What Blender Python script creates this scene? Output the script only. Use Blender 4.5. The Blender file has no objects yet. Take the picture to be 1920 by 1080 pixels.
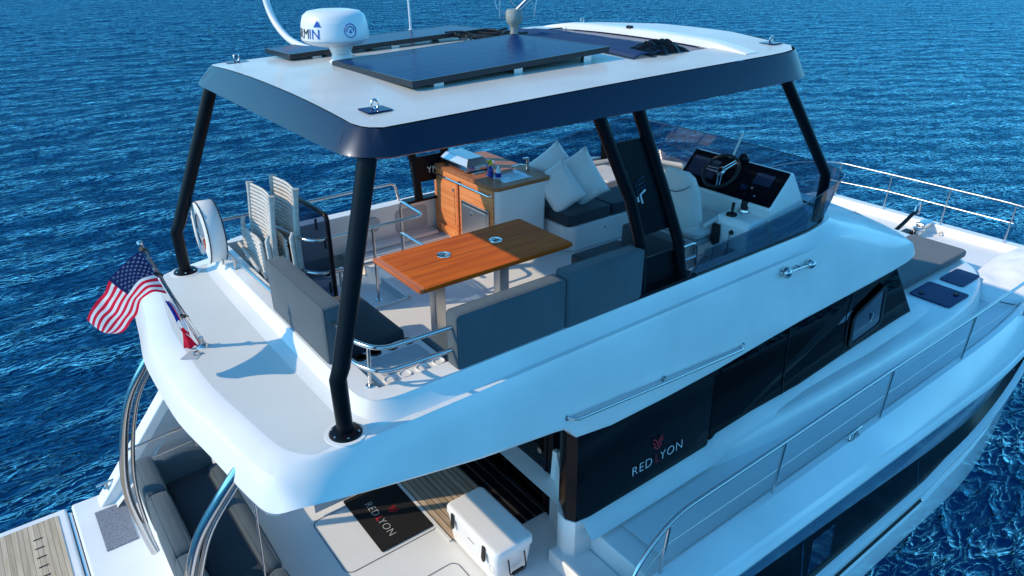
import bpy, bmesh, math, random
from math import sin, cos, pi, radians, sqrt, atan2
from mathutils import Vector, Matrix, noise
random.seed(7)
SC = bpy.context.scene
COL = SC.collection

# ------------------------------------------------------------------ camera
cd = bpy.data.cameras.new("camera")
cam = bpy.data.objects.new("camera", cd); COL.objects.link(cam)
cam.location = (0, -5.18, 6.3)
cam.rotation_euler = (radians(90 - 26.13), 0, radians(-37.47))
cd.sensor_width = 36; cd.lens = 25.03; cd.clip_start = .05; cd.clip_end = 5000
SC.camera = cam

# ------------------------------------------------------------------ light
SUN = Vector((-1.33, .62, 1.0)).normalized()
W = bpy.data.worlds.new("World"); SC.world = W; W.use_nodes = True
nt = W.node_tree; bg = nt.nodes['Background']
sky = nt.nodes.new('ShaderNodeTexSky'); sky.sky_type = 'NISHITA'; sky.sun_disc = False
sky.sun_elevation = math.asin(SUN.z); sky.sun_rotation = atan2(SUN.x, SUN.y)
sky.altitude = 0; sky.air_density = 1.0; sky.dust_density = .1; sky.ozone_density = 3.0
hs = nt.nodes.new('ShaderNodeHueSaturation'); hs.inputs['Saturation'].default_value = 1.2
hs.inputs['Hue'].default_value = .497
nt.links.new(sky.outputs[0], hs.inputs['Color']); tn = nt.nodes.new('ShaderNodeMix'); tn.data_type = 'RGBA'; tn.blend_type = 'MULTIPLY'; tn.inputs[0].default_value = 1
nt.links.new(hs.outputs[0], tn.inputs[6]); tn.inputs[7].default_value = (.62,1.13,1.12,1)
sp = nt.nodes.new('ShaderNodeSeparateColor'); cb = nt.nodes.new('ShaderNodeCombineColor'); nt.links.new(tn.outputs[2], sp.inputs[0]); nt.links.new(sp.outputs[2], cb.inputs[2])
for ch, lim in ((0,.19),(1,.63)):     # a clear deep-blue sky right down to the horizon
    ml = nt.nodes.new('ShaderNodeMath'); ml.operation = 'MULTIPLY'; ml.inputs[1].default_value = lim; nt.links.new(sp.outputs[2], ml.inputs[0])
    mn = nt.nodes.new('ShaderNodeMath'); mn.operation = 'MINIMUM'; nt.links.new(sp.outputs[ch], mn.inputs[0]); nt.links.new(ml.outputs[0], mn.inputs[1]); nt.links.new(mn.outputs[0], cb.inputs[ch])
nt.links.new(cb.outputs[0], bg.inputs['Color'])
bg.inputs['Strength'].default_value = .15
sl = bpy.data.lights.new("sun", 'SUN'); sl.energy = 2.15; sl.angle = radians(.55); sl.color = (1, .79, .53)
so = bpy.data.objects.new("sun", sl); COL.objects.link(so)
so.rotation_euler = SUN.to_track_quat('Z', 'Y').to_euler()
so.location = (-8, 4, 12)
vs = SC.view_settings
vs.view_transform = 'Standard'; vs.look = 'None'; vs.gamma = 1; vs.exposure = 0.8
vs.use_curve_mapping = False
SC.render.engine = 'CYCLES'
SC.cycles.max_bounces = 8; SC.cycles.transparent_max_bounces = 12
try: SC.cycles.use_denoising = True
except Exception: pass

# ------------------------------------------------------------------ materials
MATS = {}
def mat(name, col=(.8,.8,.8), rough=.5, metal=0, spec=.5, coat=0, bump=None, var=None, trans=0, alpha=1, sheen=0, ior=1.45, obj=False):
    """bump=(scale, strength, detail); var=(scale, amount) gives the base colour slow unevenness"""
    m = bpy.data.materials.new(name); m.use_nodes = True
    n = m.node_tree; p = n.nodes['Principled BSDF']; L = n.links
    p.inputs['Base Color'].default_value = (*col, 1)
    p.inputs['Roughness'].default_value = rough; p.inputs['Metallic'].default_value = metal
    p.inputs['Specular IOR Level'].default_value = spec; p.inputs['IOR'].default_value = ior
    p.inputs['Coat Weight'].default_value = coat; p.inputs['Coat Roughness'].default_value = .08
    p.inputs['Transmission Weight'].default_value = trans; p.inputs['Alpha'].default_value = alpha
    p.inputs['Sheen Weight'].default_value = sheen
    tc = n.nodes.new('ShaderNodeTexCoord')
    if bump:
        t = n.nodes.new('ShaderNodeTexNoise'); t.inputs['Scale'].default_value = bump[0]; t.inputs['Detail'].default_value = bump[2]
        b = n.nodes.new('ShaderNodeBump'); b.inputs['Strength'].default_value = bump[1]; b.inputs['Distance'].default_value = .01
        L.new(tc.outputs['Object'], t.inputs['Vector']); L.new(t.outputs['Fac'], b.inputs['Height']); L.new(b.outputs[0], p.inputs['Normal'])
    if var:
        t = n.nodes.new('ShaderNodeTexNoise'); t.inputs['Scale'].default_value = var[0]; t.inputs['Detail'].default_value = 6
        r = n.nodes.new('ShaderNodeMapRange'); r.inputs['To Min'].default_value = 1 - var[1]; r.inputs['To Max'].default_value = 1 + var[1] * .4
        r.inputs['From Min'].default_value = .3; r.inputs['From Max'].default_value = .7
        x = n.nodes.new('ShaderNodeMix'); x.data_type = 'RGBA'; x.blend_type = 'MULTIPLY'; x.inputs[0].default_value = 1
        L.new(tc.outputs['Object'], t.inputs['Vector']); L.new(t.outputs['Fac'], r.inputs['Value'])
        x.inputs[6].default_value = (*col, 1); L.new(r.outputs[0], x.inputs[7]); L.new(x.outputs[2], p.inputs['Base Color'])
        r2 = n.nodes.new('ShaderNodeMapRange'); r2.inputs['To Min'].default_value = rough * 1.25; r2.inputs['To Max'].default_value = rough * .85
        L.new(t.outputs['Fac'], r2.inputs['Value']); L.new(r2.outputs[0], p.inputs['Roughness'])
    MATS[name] = m
    return m

def wood(name, c1, c2, rough, axis, scale=9., planks=None, caulk=None):
    m = bpy.data.materials.new(name); m.use_nodes = True
    n = m.node_tree; p = n.nodes['Principled BSDF']; L = n.links
    tc = n.nodes.new('ShaderNodeTexCoord'); mp = n.nodes.new('ShaderNodeMapping')
    s = [scale * 4] * 3; s[axis] = scale * .22; mp.inputs['Scale'].default_value = s
    t = n.nodes.new('ShaderNodeTexNoise'); t.inputs['Scale'].default_value = 1; t.inputs['Detail'].default_value = 8; t.inputs['Distortion'].default_value = .6
    cr = n.nodes.new('ShaderNodeValToRGB'); cr.color_ramp.elements[0].position = .34; cr.color_ramp.elements[1].position = .68
    cr.color_ramp.elements[0].color = (*c1, 1); cr.color_ramp.elements[1].color = (*c2, 1)
    L.new(tc.outputs['Object'], mp.inputs[0]); L.new(mp.outputs[0], t.inputs['Vector']); L.new(t.outputs['Fac'], cr.inputs[0])
    out = cr.outputs[0]
    if planks:   # (axis across, width, caulk fraction)
        sp = n.nodes.new('ShaderNodeSeparateXYZ'); L.new(tc.outputs['Object'], sp.inputs[0])
        d = n.nodes.new('ShaderNodeMath'); d.operation = 'DIVIDE'; d.inputs[1].default_value = planks[1]; L.new(sp.outputs[planks[0]], d.inputs[0])
        fr = n.nodes.new('ShaderNodeMath'); fr.operation = 'FRACT'; L.new(d.outputs[0], fr.inputs[0])
        lt = n.nodes.new('ShaderNodeMath'); lt.operation = 'LESS_THAN'; lt.inputs[1].default_value = planks[2]; L.new(fr.outputs[0], lt.inputs[0])
        fl = n.nodes.new('ShaderNodeMath'); fl.operation = 'FLOOR'; L.new(d.outputs[0], fl.inputs[0])
        wn = n.nodes.new('ShaderNodeTexWhiteNoise'); wn.noise_dimensions = '1D'; L.new(fl.outputs[0], wn.inputs['W'])
        mr = n.nodes.new('ShaderNodeMapRange'); mr.inputs['To Min'].default_value = .82; mr.inputs['To Max'].default_value = 1.1; L.new(wn.outputs['Value'], mr.inputs['Value'])
        ml = n.nodes.new('ShaderNodeMix'); ml.data_type = 'RGBA'; ml.blend_type = 'MULTIPLY'; ml.inputs[0].default_value = 1
        L.new(out, ml.inputs[6]); L.new(mr.outputs[0], ml.inputs[7])
        mx = n.nodes.new('ShaderNodeMix'); mx.data_type = 'RGBA'; L.new(lt.outputs[0], mx.inputs[0]); L.new(ml.outputs[2], mx.inputs[6])
        mx.inputs[7].default_value = (*(caulk or (.012,.012,.014)), 1); out = mx.outputs[2]
    L.new(out, p.inputs['Base Color']); p.inputs['Roughness'].default_value = rough; p.inputs['Specular IOR Level'].default_value = .14
    b = n.nodes.new('ShaderNodeBump'); b.inputs['Strength'].default_value = .12; b.inputs['Distance'].default_value = .004
    L.new(t.outputs['Fac'], b.inputs['Height']); L.new(b.outputs[0], p.inputs['Normal'])
    MATS[name] = m; return m

mat('gelcoat', (.80,.80,.79), .28, coat=.35, var=(1.6,.09), bump=(3.,.02,2))
mat('deck_grey', (.61,.63,.62), .55, var=(1.1,.06), bump=(260,.25,2))
mat('roof_white', (.57,.57,.54), .35, coat=.2, var=(2.2,.11), bump=(4,.02,2))
mat('nonskid', (.79,.80,.80), .6, var=(1.1,.06), bump=(260,.35,2))
mat('hull_white', (.78,.79,.80), .2, coat=.5, var=(1.1,.09))
mat('navy_fascia', (.011,.024,.052), .36, metal=.6, spec=.6, coat=.1, bump=(180,.03,2))
mat('black_paint', (.004,.005,.008), .36, spec=.18)
mat('black_gloss', (.003,.004,.007), .16, spec=.18)
mat('black_rubber', (.012,.012,.013), .6)
mat('steel', (.62,.60,.59), .17, metal=1.0)
mat('brushed', (.55,.56,.57), .34, metal=1.0, bump=(90,.08,3))
mat('hull_shade_band', (.07,.17,.27), .25, coat=.4, var=(1.1,.06))  # shade on the undercut topside, put into the colour as blue-grey
mat('window_black', (.002,.003,.006), .22, spec=.14)
mat('grey_fabric', (.068,.097,.12), .85, sheen=.15, bump=(420,.5,2), var=(3,.10))
mat('dark_fabric', (.022,.036,.052), .9, sheen=.15, bump=(420,.5,2), var=(3,.12))
mat('light_vinyl', (.60,.59,.58), .5, bump=(200,.12,2), var=(4,.05))
mat('white_fabric', (.78,.78,.79), .85, sheen=.2, bump=(30,.25,4), var=(6,.05))
mat('cover_white', (.74,.75,.76), .6, bump=(9,.3,4), var=(2.5,.06))
mat('pale_grey', (.42,.45,.48), .55, var=(3,.05))
mat('mat_black', (.014,.014,.015), .95, bump=(330,1.0,3), var=(60,.35))
mat('solar', (.002,.028,.115), .2, spec=.10, ior=1.12)
mat('solar_frame', (.03,.033,.04), .35, metal=.5)
mat('canvas_navy', (.008,.035,.11), .75, bump=(40,.5,4))
mat('antenna_white', (.75,.76,.77), .35, coat=.3)
mat('antenna_grey', (.27,.30,.29), .6, bump=(40,.3,4), var=(9,.25))
mat('print_white', (.72,.73,.75), .5)
mat('print_red', (.52,.018,.035), .5)
mat('print_black', (.015,.015,.02), .5)
mat('print_blue', (.02,.09,.42), .4)
mat('flag_red', (.72,.012,.05), .75); mat('flag_white', (.78,.78,.80), .75); mat('flag_blue', (.012,.02,.10), .75); mat('flag_royal', (.01,.04,.32), .75)
mat('orange', (.62,.13,.03), .5); mat('yellow', (.75,.55,.02), .4); mat('bottle_blue', (.01,.03,.28), .3, coat=.3); mat('bottle_white', (.7,.74,.8), .35, coat=.3)
mat('deckchair_grey', (.58,.56,.53), .7, var=(20,.16), bump=(60,.3,4))
mat('screen', (.006,.018,.05), .12, coat=.5)
mat('hatch_blue', (.005,.018,.09), .2, spec=.08)
mat('cooler_white', (.80,.80,.80), .42, bump=(200,.06,2), var=(4,.03))
mat('seam', (.10,.13,.16), .7)
mat('navy_stripe', (.02,.05,.14), .4)
mat('teak_step', (.33,.17,.07), .5)
wood('table_wood', (.45,.080,.006), (.66,.150,.010), .55, 0, 7)
wood('table_edge', (.44,.115,.045), (.62,.21,.09), .35, 1, 7)
wood('bar_wood', (.60,.19,.065), (.76,.31,.12), .42, 1, 6)
wood('bar_top_wood', (.30,.105,.04), (.43,.17,.075), .38, 0, 7)
wood('teak_deck', (.40,.30,.21), (.56,.44,.33), .7, 1, 8, planks=(0,.062,.12))
wood('teak_platform', (.46,.36,.25), (.62,.51,.38), .75, 1, 8, planks=(0,.05,.08), caulk=(.16,.12,.09))
for k_ in ('flag_red','flag_white','flag_blue','flag_royal'):      # thin bunting: light comes through it
    n_ = MATS[k_].node_tree; p_ = n_.nodes['Principled BSDF']; o_ = n_.nodes['Material Output']; t_ = n_.nodes.new('ShaderNodeBsdfTranslucent')
    t_.inputs[0].default_value = p_.inputs['Base Color'].default_value; m_ = n_.nodes.new('ShaderNodeMixShader'); m_.inputs[0].default_value = .55
    n_.links.new(p_.outputs[0], m_.inputs[1]); n_.links.new(t_.outputs[0], m_.inputs[2]); n_.links.new(m_.outputs[0], o_.inputs[0])
def solar_grid():
    n_ = MATS['solar'].node_tree; p_ = n_.nodes['Principled BSDF']; tc = n_.nodes.new('ShaderNodeTexCoord'); bk = n_.nodes.new('ShaderNodeTexBrick')
    bk.offset = 0; bk.inputs['Scale'].default_value = 1; bk.inputs['Brick Width'].default_value = .157; bk.inputs['Row Height'].default_value = .157; bk.inputs['Mortar Size'].default_value = .0025
    bk.inputs['Color1'].default_value = (.002,.026,.11,1); bk.inputs['Color2'].default_value = (.002,.030,.125,1); bk.inputs['Mortar'].default_value = (.02,.07,.17,1)
    n_.links.new(tc.outputs['Object'], bk.inputs['Vector']); n_.links.new(bk.outputs['Color'], p_.inputs['Base Color'])
solar_grid()
# tinted glass that really lets light through
def tint(name, col, fac, rough=.03):
    m = bpy.data.materials.new(name); m.use_nodes = True; n = m.node_tree
    for x in list(n.nodes): n.nodes.remove(x)
    o = n.nodes.new('ShaderNodeOutputMaterial'); g = n.nodes.new('ShaderNodeBsdfGlossy'); g.inputs['Roughness'].default_value = rough; g.inputs['Color'].default_value = (.8,.85,.9,1)
    t = n.nodes.new('ShaderNodeBsdfTransparent'); t.inputs['Color'].default_value = (*col, 1)
    fr = n.nodes.new('ShaderNodeFresnel'); fr.inputs[0].default_value = 1.35
    ad = n.nodes.new('ShaderNodeMath'); ad.operation = 'MULTIPLY'; ad.inputs[1].default_value = fac; n.links.new(fr.outputs[0], ad.inputs[0])
    mx = n.nodes.new('ShaderNodeMixShader'); n.links.new(ad.outputs[0], mx.inputs[0]); n.links.new(t.outputs[0], mx.inputs[1]); n.links.new(g.outputs[0], mx.inputs[2]); n.links.new(mx.outputs[0], o.inputs[0])
    MATS[name] = m
tint('tinted_glass', (.24,.36,.46), .5); tint('smoked_mesh', (.42,.50,.60), .18, .3); tint('door_glass', (.10,.12,.15), 1.0); tint('side_glass', (.02,.03,.05), .5)

# woven grey mat
def woven():
    m = bpy.data.materials.new('woven_grey'); m.use_nodes = True; n = m.node_tree; p = n.nodes['Principled BSDF']
    tc = n.nodes.new('ShaderNodeTexCoord'); ck = n.nodes.new('ShaderNodeTexBrick'); ck.inputs['Scale'].default_value = 42
    ck.inputs['Color1'].default_value = (.33,.36,.42,1); ck.inputs['Color2'].default_value = (.14,.16,.20,1); ck.inputs['Mortar'].default_value = (.06,.07,.09,1); ck.inputs['Mortar Size'].default_value = .03
    n.links.new(tc.outputs['Object'], ck.inputs['Vector']); n.links.new(ck.outputs[0], p.inputs['Base Color']); p.inputs['Roughness'].default_value = .95; MATS['woven_grey'] = m
woven()

# ------------------------------------------------------------------ mesh helpers
def wloc(o):
    v = Vector((0,0,0))
    while o is not None:
        v += Vector(o.location); o = o.parent
    return v
class MB:
    def __init__(s): s.v = []; s.f = []; s.m = []
    def add(s, vs, fs, mi=0):
        b = len(s.v); s.v += [tuple(v) for v in vs]; s.f += [tuple(b + i for i in f) for f in fs]; s.m += [mi] * len(fs); return s
    def box(s, a, b, mi=0):
        x0,y0,z0 = [min(a[i],b[i]) for i in range(3)]; x1,y1,z1 = [max(a[i],b[i]) for i in range(3)]
        return s.add([(x0,y0,z0),(x1,y0,z0),(x1,y1,z0),(x0,y1,z0),(x0,y0,z1),(x1,y0,z1),(x1,y1,z1),(x0,y1,z1)],
              [(0,3,2,1),(4,5,6,7),(0,1,5,4),(1,2,6,5),(2,3,7,6),(3,0,4,7)], mi)
    def obox(s, c, u, v, w, mi=0):
        c,u,v,w = map(Vector,(c,u,v,w))
        P = [c + sx*u + sy*v + sz*w for sz in (-1,1) for sx,sy in ((-1,-1),(1,-1),(1,1),(-1,1))]
        return s.add(P, [(0,3,2,1),(4,5,6,7),(0,1,5,4),(1,2,6,5),(2,3,7,6),(3,0,4,7)], mi)
    def grid(s, rows, mi=0, close=False, flip=False):
        n = len(rows[0]); vs = [p for r in rows for p in r]; fs = []
        for i in range(len(rows)-1):
            for j in range(n if close else n-1):
                k = (j+1) % n; q = (i*n+j, i*n+k, (i+1)*n+k, (i+1)*n+j)
                fs.append(q[::-1] if flip else q)
        return s.add(vs, fs, mi)
    def tube(s, path, r, n=12, cap=True, mi=0, sc=None):
        P = [Vector(p) for p in path]; R = r if isinstance(r, (list,tuple)) else [r]*len(P)
        rows = []; up = None
        for i,p in enumerate(P):
            t = (P[min(i+1,len(P)-1)] - P[max(i-1,0)]).normalized()
            if up is None: up = Vector((0,0,1)) if abs(t.z) < .9 else Vector((1,0,0))
            a = t.cross(up).normalized(); up = a.cross(t).normalized()
            k = 1.0
            rows.append([p + R[i]*(a*cos(2*pi*j/n)*(sc[0] if sc else 1) + up*sin(2*pi*j/n)*(sc[1] if sc else 1)) for j in range(n)])
        s.grid(rows, mi, close=True, flip=True)
        if cap:
            s.add(rows[0], [tuple(range(n))], mi); s.add(rows[-1], [tuple(range(n))[::-1]], mi)
        return s
    def cyl(s, a, b, r, n=20, mi=0): return s.tube([a,b], r, n, True, mi)
    def lathe(s, prof, c=(0,0,0), axis=(0,0,1), n=28, mi=0):
        ax = Vector(axis).normalized(); u = ax.orthogonal().normalized(); v = ax.cross(u); c = Vector(c)
        rows = [[c + ax*h + (u*cos(2*pi*j/n) + v*sin(2*pi*j/n))*max(r,1e-4) for j in range(n)] for r,h in prof]
        return s.grid(rows, mi, close=True)
    def prism(s, poly, z0, z1, mi=0):     # poly [(x,y)] counter-clockwise, extruded in z
        n = len(poly)
        return s.add([(x,y,z0) for x,y in poly] + [(x,y,z1) for x,y in poly],
              [tuple(range(n))[::-1], tuple(range(n,2*n))] + [(i,(i+1)%n,n+(i+1)%n,n+i) for i in range(n)], mi)
    def slab(s, poly, off, mi=0):         # 3-D polygon extruded along off
        n = len(poly); off = Vector(off)
        return s.add([Vector(p) for p in poly] + [Vector(p)+off for p in poly],
              [tuple(range(n))[::-1], tuple(range(n,2*n))] + [(i,(i+1)%n,n+(i+1)%n,n+i) for i in range(n)], mi)
    def map(s, fn): s.v = [tuple(fn(Vector(v))) for v in s.v]; return s
    def build(s, name, m, parent=None, bevel=0, seg=2, ang=35, sub=0, loc=None, solid=0, flat=False):
        me = bpy.data.meshes.new(name); o = bpy.data.objects.new(name, me); COL.objects.link(o)
        if parent is not None: o.parent = parent
        elif loc is not None: o.location = loc
        L = wloc(o)
        me.from_pydata([(v[0]-L.x, v[1]-L.y, v[2]-L.z) for v in s.v], [], s.f)
        for q in (m if isinstance(m,(list,tuple)) else [m]): me.materials.append(MATS[q])
        if any(s.m): me.polygons.foreach_set('material_index', s.m)
        bm = bmesh.new(); bm.from_mesh(me); bmesh.ops.remove_doubles(bm, verts=bm.verts, dist=1e-5)
        bmesh.ops.recalc_face_normals(bm, faces=bm.faces); bm.to_mesh(me); bm.free()
        if not flat:
            me.polygons.foreach_set('use_smooth', [True]*len(me.polygons))
            me.set_sharp_from_angle(angle=radians(ang))
        if solid:
            md = o.modifiers.new('solid','SOLIDIFY'); md.thickness = solid; md.offset = 0
        if bevel:
            md = o.modifiers.new('bevel','BEVEL'); md.width = bevel; md.segments = seg; md.limit_method = 'ANGLE'; md.angle_limit = radians(30); md.harden_normals = False
            me.polygons.foreach_set('use_smooth', [True]*len(me.polygons))
            for e in me.edges: e.use_edge_sharp = False
            w = o.modifiers.new('wn','WEIGHTED_NORMAL'); w.keep_sharp = False
        if sub:
            md = o.modifiers.new('sub','SUBSURF'); md.levels = sub; md.render_levels = sub
        me.update(); return o
def thing(name, label, cat, loc, group=None):
    o = bpy.data.objects.new(name, None); COL.objects.link(o); o.empty_display_size = .1
    o.location = loc; o['label'] = label; o['category'] = cat
    if group: o['group'] = group
    return o
def tag(o, label, cat, group=None):
    o['label'] = label; o['category'] = cat
    if group: o['group'] = group
    return o
def curve(pts, n=6):   # Catmull-Rom through the points
    P = [Vector(p) for p in pts]; out = []
    for i in range(len(P)-1):
        a = P[max(i-1,0)]; b = P[i]; c = P[i+1]; d = P[min(i+2,len(P)-1)]
        for k in range(n):
            t = k/n; out.append(.5*((2*b)+(-a+c)*t+(2*a-5*b+4*c-d)*t*t+(-a+3*b-3*c+d)*t**3))
    out.append(P[-1]); return out
def bend(pts, r=.08, n=6):   # straight runs with rounded corners
    P = [Vector(p) for p in pts]; out = [P[0]]
    for i in range(1,len(P)-1):
        a = (P[i-1]-P[i]); b = (P[i+1]-P[i]); rr = min(r, a.length*.45, b.length*.45)
        a = P[i]+a.normalized()*rr; b = P[i]+b.normalized()*rr
        for k in range(n+1):
            t = k/n; out.append((1-t)**2*a + 2*t*(1-t)*P[i] + t*t*b)
    out.append(P[-1]); return out
def rrect(x0,y0,x1,y1,r,n=6):
    out = []
    for cx,cy,a0 in ((x1-r,y0+r,-pi/2),(x1-r,y1-r,0),(x0+r,y1-r,pi/2),(x0+r,y0+r,pi)):
        for k in range(n+1): a = a0 + k/n*pi/2; out.append((cx+r*cos(a), cy+r*sin(a)))
    return out
def text(body, size, m, parent, org, u, v, name='lettering', depth=.002, fn=None, space=1.0, off=0, align='CENTER'):
    cu = bpy.data.curves.new('t','FONT'); cu.body = body; cu.size = size; cu.space_character = space; cu.extrude = depth; cu.resolution_u = 3; cu.offset = off
    cu.align_x = align
    to = bpy.data.objects.new('t', cu); COL.objects.link(to)
    dg = bpy.context.evaluated_depsgraph_get(); me = bpy.data.meshes.new_from_object(to.evaluated_get(dg))
    bpy.data.objects.remove(to)
    u = Vector(u).normalized(); v = Vector(v).normalized(); w = u.cross(v); org = Vector(org)
    o = bpy.data.objects.new(name, me); COL.objects.link(o); o.parent = parent; L = wloc(o)
    for q in me.vertices:
        c = q.co.copy()
        q.co = (fn(c) if fn else org + u*c.x + v*c.y + w*c.z) - L
    me.materials.clear(); me.materials.append(MATS[m]); me.update(); return o
def cushion(a, b, name, m, parent, r=.04, crown=.015, piping=True):
    """soft rounded box with a slight crown"""
    mb = MB(); x0,y0,z0 = a; x1,y1,z1 = b; V = {}; vs = []; fs = []
    def ax(p, q, n):
        rr = min(r, (q-p)*.49); return [p, p+.3*rr, p+rr] + [p+rr+(q-p-2*rr)*t/n for t in range(1,n)] + [q-rr, q-.3*rr, q]
    XS, YS, ZS = ax(x0,x1,4), ax(y0,y1,5), ax(z0,z1,2); nx,ny,nz = len(XS)-1,len(YS)-1,len(ZS)-1
    def P(i,j,k):
        if (i,j,k) not in V:
            X,Y,Z = XS[i],YS[j],ZS[k]; u,v,w = (X-x0)/(x1-x0)*2-1, (Y-y0)/(y1-y0)*2-1, (Z-z0)/(z1-z0)*2-1
            rx,ry,rz = [min(r,(q-p)*.49) for p,q in ((x0,x1),(y0,y1),(z0,z1))]
            c = Vector((min(max(X,x0+rx),x1-rx), min(max(Y,y0+ry),y1-ry), min(max(Z,z0+rz),z1-rz)))
            d = Vector((X,Y,Z))-c; q = c + (d.normalized()*min(rx,ry,rz) if d.length > 1e-6 else d)
            q.x += crown*u*max(0,(1-v*v)*(1-w*w)); q.y += crown*v*max(0,(1-u*u)*(1-w*w)); q.z += crown*w*max(0,(1-u*u)*(1-v*v))
            V[(i,j,k)] = len(vs); vs.append(q)
        return V[(i,j,k)]
    for i in range(nx):
        for j in range(ny):
            fs.append((P(i,j,0),P(i,j+1,0),P(i+1,j+1,0),P(i+1,j,0))); fs.append((P(i,j,nz),P(i+1,j,nz),P(i+1,j+1,nz),P(i,j+1,nz)))
    for i in range(nx):
        for k in range(nz):
            fs.append((P(i,0,k),P(i+1,0,k),P(i+1,0,k+1),P(i,0,k+1))); fs.append((P(i,ny,k),P(i,ny,k+1),P(i+1,ny,k+1),P(i+1,ny,k)))
    for j in range(ny):
        for k in range(nz):
            fs.append((P(0,j,k),P(0,j,k+1),P(0,j+1,k+1),P(0,j+1,k))); fs.append((P(nx,j,k),P(nx,j+1,k),P(nx,j+1,k+1),P(nx,j,k+1)))
    mb.add(vs, fs)
    d = (x1-x0, y1-y0, z1-z0); t = d.index(min(d))      # piping round both broad faces
    if piping and min(d) > .08:
        A = [(x0,x1),(y0,y1),(z0,z1)]; p, q = [i for i in range(3) if i != t]; e = r*.16
        for w in (A[t][0]+r*.42, A[t][1]-r*.42):
            P = []
            for a_, b_ in rrect(A[p][0]+e, A[q][0]+e, A[p][1]-e, A[q][1]-e, r*.9, 4):
                c_ = [0,0,0]; c_[p] = a_; c_[q] = b_; c_[t] = w; P.append(tuple(c_))
            mb.tube(P+[P[0]], .0052, 6, False)
    o = mb.build(name, m, parent, ang=80)
    return o
#@@BODY
# ------------------------------------------------------------------ water
def water():
    m = bpy.data.materials.new('water'); m.use_nodes = True; n = m.node_tree; L = n.links; n.nodes.remove(n.nodes['Principled BSDF'])
    tc = n.nodes.new('ShaderNodeTexCoord')
    prev = None
    def layer(scale, sy, rot, dist, detail, strength, rough=.55, dis=0.0, rid=False):
        nonlocal prev
        mp = n.nodes.new('ShaderNodeMapping'); mp.inputs['Rotation'].default_value = (0,0,radians(rot)); mp.inputs['Scale'].default_value = (scale, scale*sy, scale)
        t = n.nodes.new('ShaderNodeTexNoise'); t.inputs['Scale'].default_value = 1; t.inputs['Detail'].default_value = detail; t.inputs['Roughness'].default_value = rough; t.inputs['Distortion'].default_value = dis
        if rid: t.noise_type = 'RIDGED_MULTIFRACTAL'; t.inputs['Offset'].default_value = .85; t.inputs['Gain'].default_value = 1.6; t.normalize = True
        b = n.nodes.new('ShaderNodeBump'); b.inputs['Strength'].default_value = strength; b.inputs['Distance'].default_value = dist
        L.new(tc.outputs['Object'], mp.inputs[0]); L.new(mp.outputs[0], t.inputs['Vector']); src = t.outputs['Fac']
        if rid:
            pw = n.nodes.new('ShaderNodeMath'); pw.operation = 'POWER'; pw.inputs[1].default_value = 2.6; L.new(src, pw.inputs[0]); src = pw.outputs[0]
        L.new(src, b.inputs['Height'])
        if prev: L.new(prev.outputs[0], b.inputs['Normal'])
        prev = b
    layer(.8, 2.6, -5, .085, 2, 1.0, .5, .5)
    layer(1.3, 2.7, 4, .078, 2, 1.0, .5, .7, True)
    layer(3.2, 2.2, -10, .019, 3, 1.0, .55, .5, True)
    layer(9, 1.8, 5, .008, 4, 1.0, .6, .3)
    out = n.nodes['Material Output']; df = n.nodes.new('ShaderNodeBsdfDiffuse'); df.inputs['Color'].default_value = (.0005,.030,.105,1)
    gl = n.nodes.new('ShaderNodeBsdfGlossy'); gl.inputs['Color'].default_value = (.40,.84,1,1); gl.inputs['Roughness'].default_value = .05
    fr = n.nodes.new('ShaderNodeFresnel'); fr.inputs[0].default_value = 1.31; mx = n.nodes.new('ShaderNodeMixShader')
    for q in (df, gl, fr): L.new(prev.outputs[0], q.inputs['Normal'])
    L.new(fr.outputs[0], mx.inputs[0]); L.new(df.outputs[0], mx.inputs[1]); L.new(gl.outputs[0], mx.inputs[2]); L.new(mx.outputs[0], out.inputs[0]); MATS['water'] = m
    # waves as real relief near the boat, flat sheet far out
    import numpy as np
    xs = np.concatenate([[-1500,-400,-120,-50], np.arange(-25,120,.24), [160,260,600,1500]]); ys = np.concatenate([[-1500,-300,-80,-30], np.arange(-14,125,.20), [160,260,600,1500]])
    X,Y = np.meshgrid(xs, ys, indexing='ij'); Z = np.zeros_like(X)
    rg = np.random.RandomState(3)
    for k in range(46):
        lam = .7 * (1.075**k); th = pi/2 + rg.normal(0,.42); A = .0034*lam**.75*(.5 + rg.rand())
        if lam > 4: A *= .40
        ph = rg.rand()*6.28; w = 2*pi/lam; q = np.cos(th)*X + np.sin(th)*Y
        Z += A*np.sin(w*q + ph + .8*np.sin(.31*X*cos(k)+.27*Y*sin(k*1.7)+k))
    patch = .75 + .35*np.sin(.11*X+.05*Y)*np.sin(.07*Y-.04*X+1)
    Z *= patch; Z[(X<-25)|(X>120)|(Y<-14)|(Y>125)] = 0
    nx,ny = X.shape; V = np.stack([X,Y,Z],-1).reshape(-1,3)
    i = np.arange(nx-1)[:,None]*ny + np.arange(ny-1)[None,:]
    F = np.stack([i, i+ny, i+ny+1, i+1],-1).reshape(-1,4)
    me = bpy.data.meshes.new('water'); me.vertices.add(len(V)); me.vertices.foreach_set('co', V.ravel())
    me.loops.add(F.size); me.loops.foreach_set('vertex_index', F.ravel().astype('i')); me.polygons.add(len(F))
    me.polygons.foreach_set('loop_start', (np.arange(len(F))*4).astype('i')); me.polygons.foreach_set('loop_total', np.full(len(F),4,'i'))
    me.update(calc_edges=True); me.polygons.foreach_set('use_smooth', [True]*len(F)); me.materials.append(m)
    o = bpy.data.objects.new('water', me); COL.objects.link(o); o.location.z = -.42; o['kind'] = 'structure'
water()

# ------------------------------------------------------------------ the boat
boat = thing('motor_catamaran', 'white twin-hulled motor yacht with an open flybridge and dark-edged hardtop', 'boat', (0,0,0))

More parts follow.
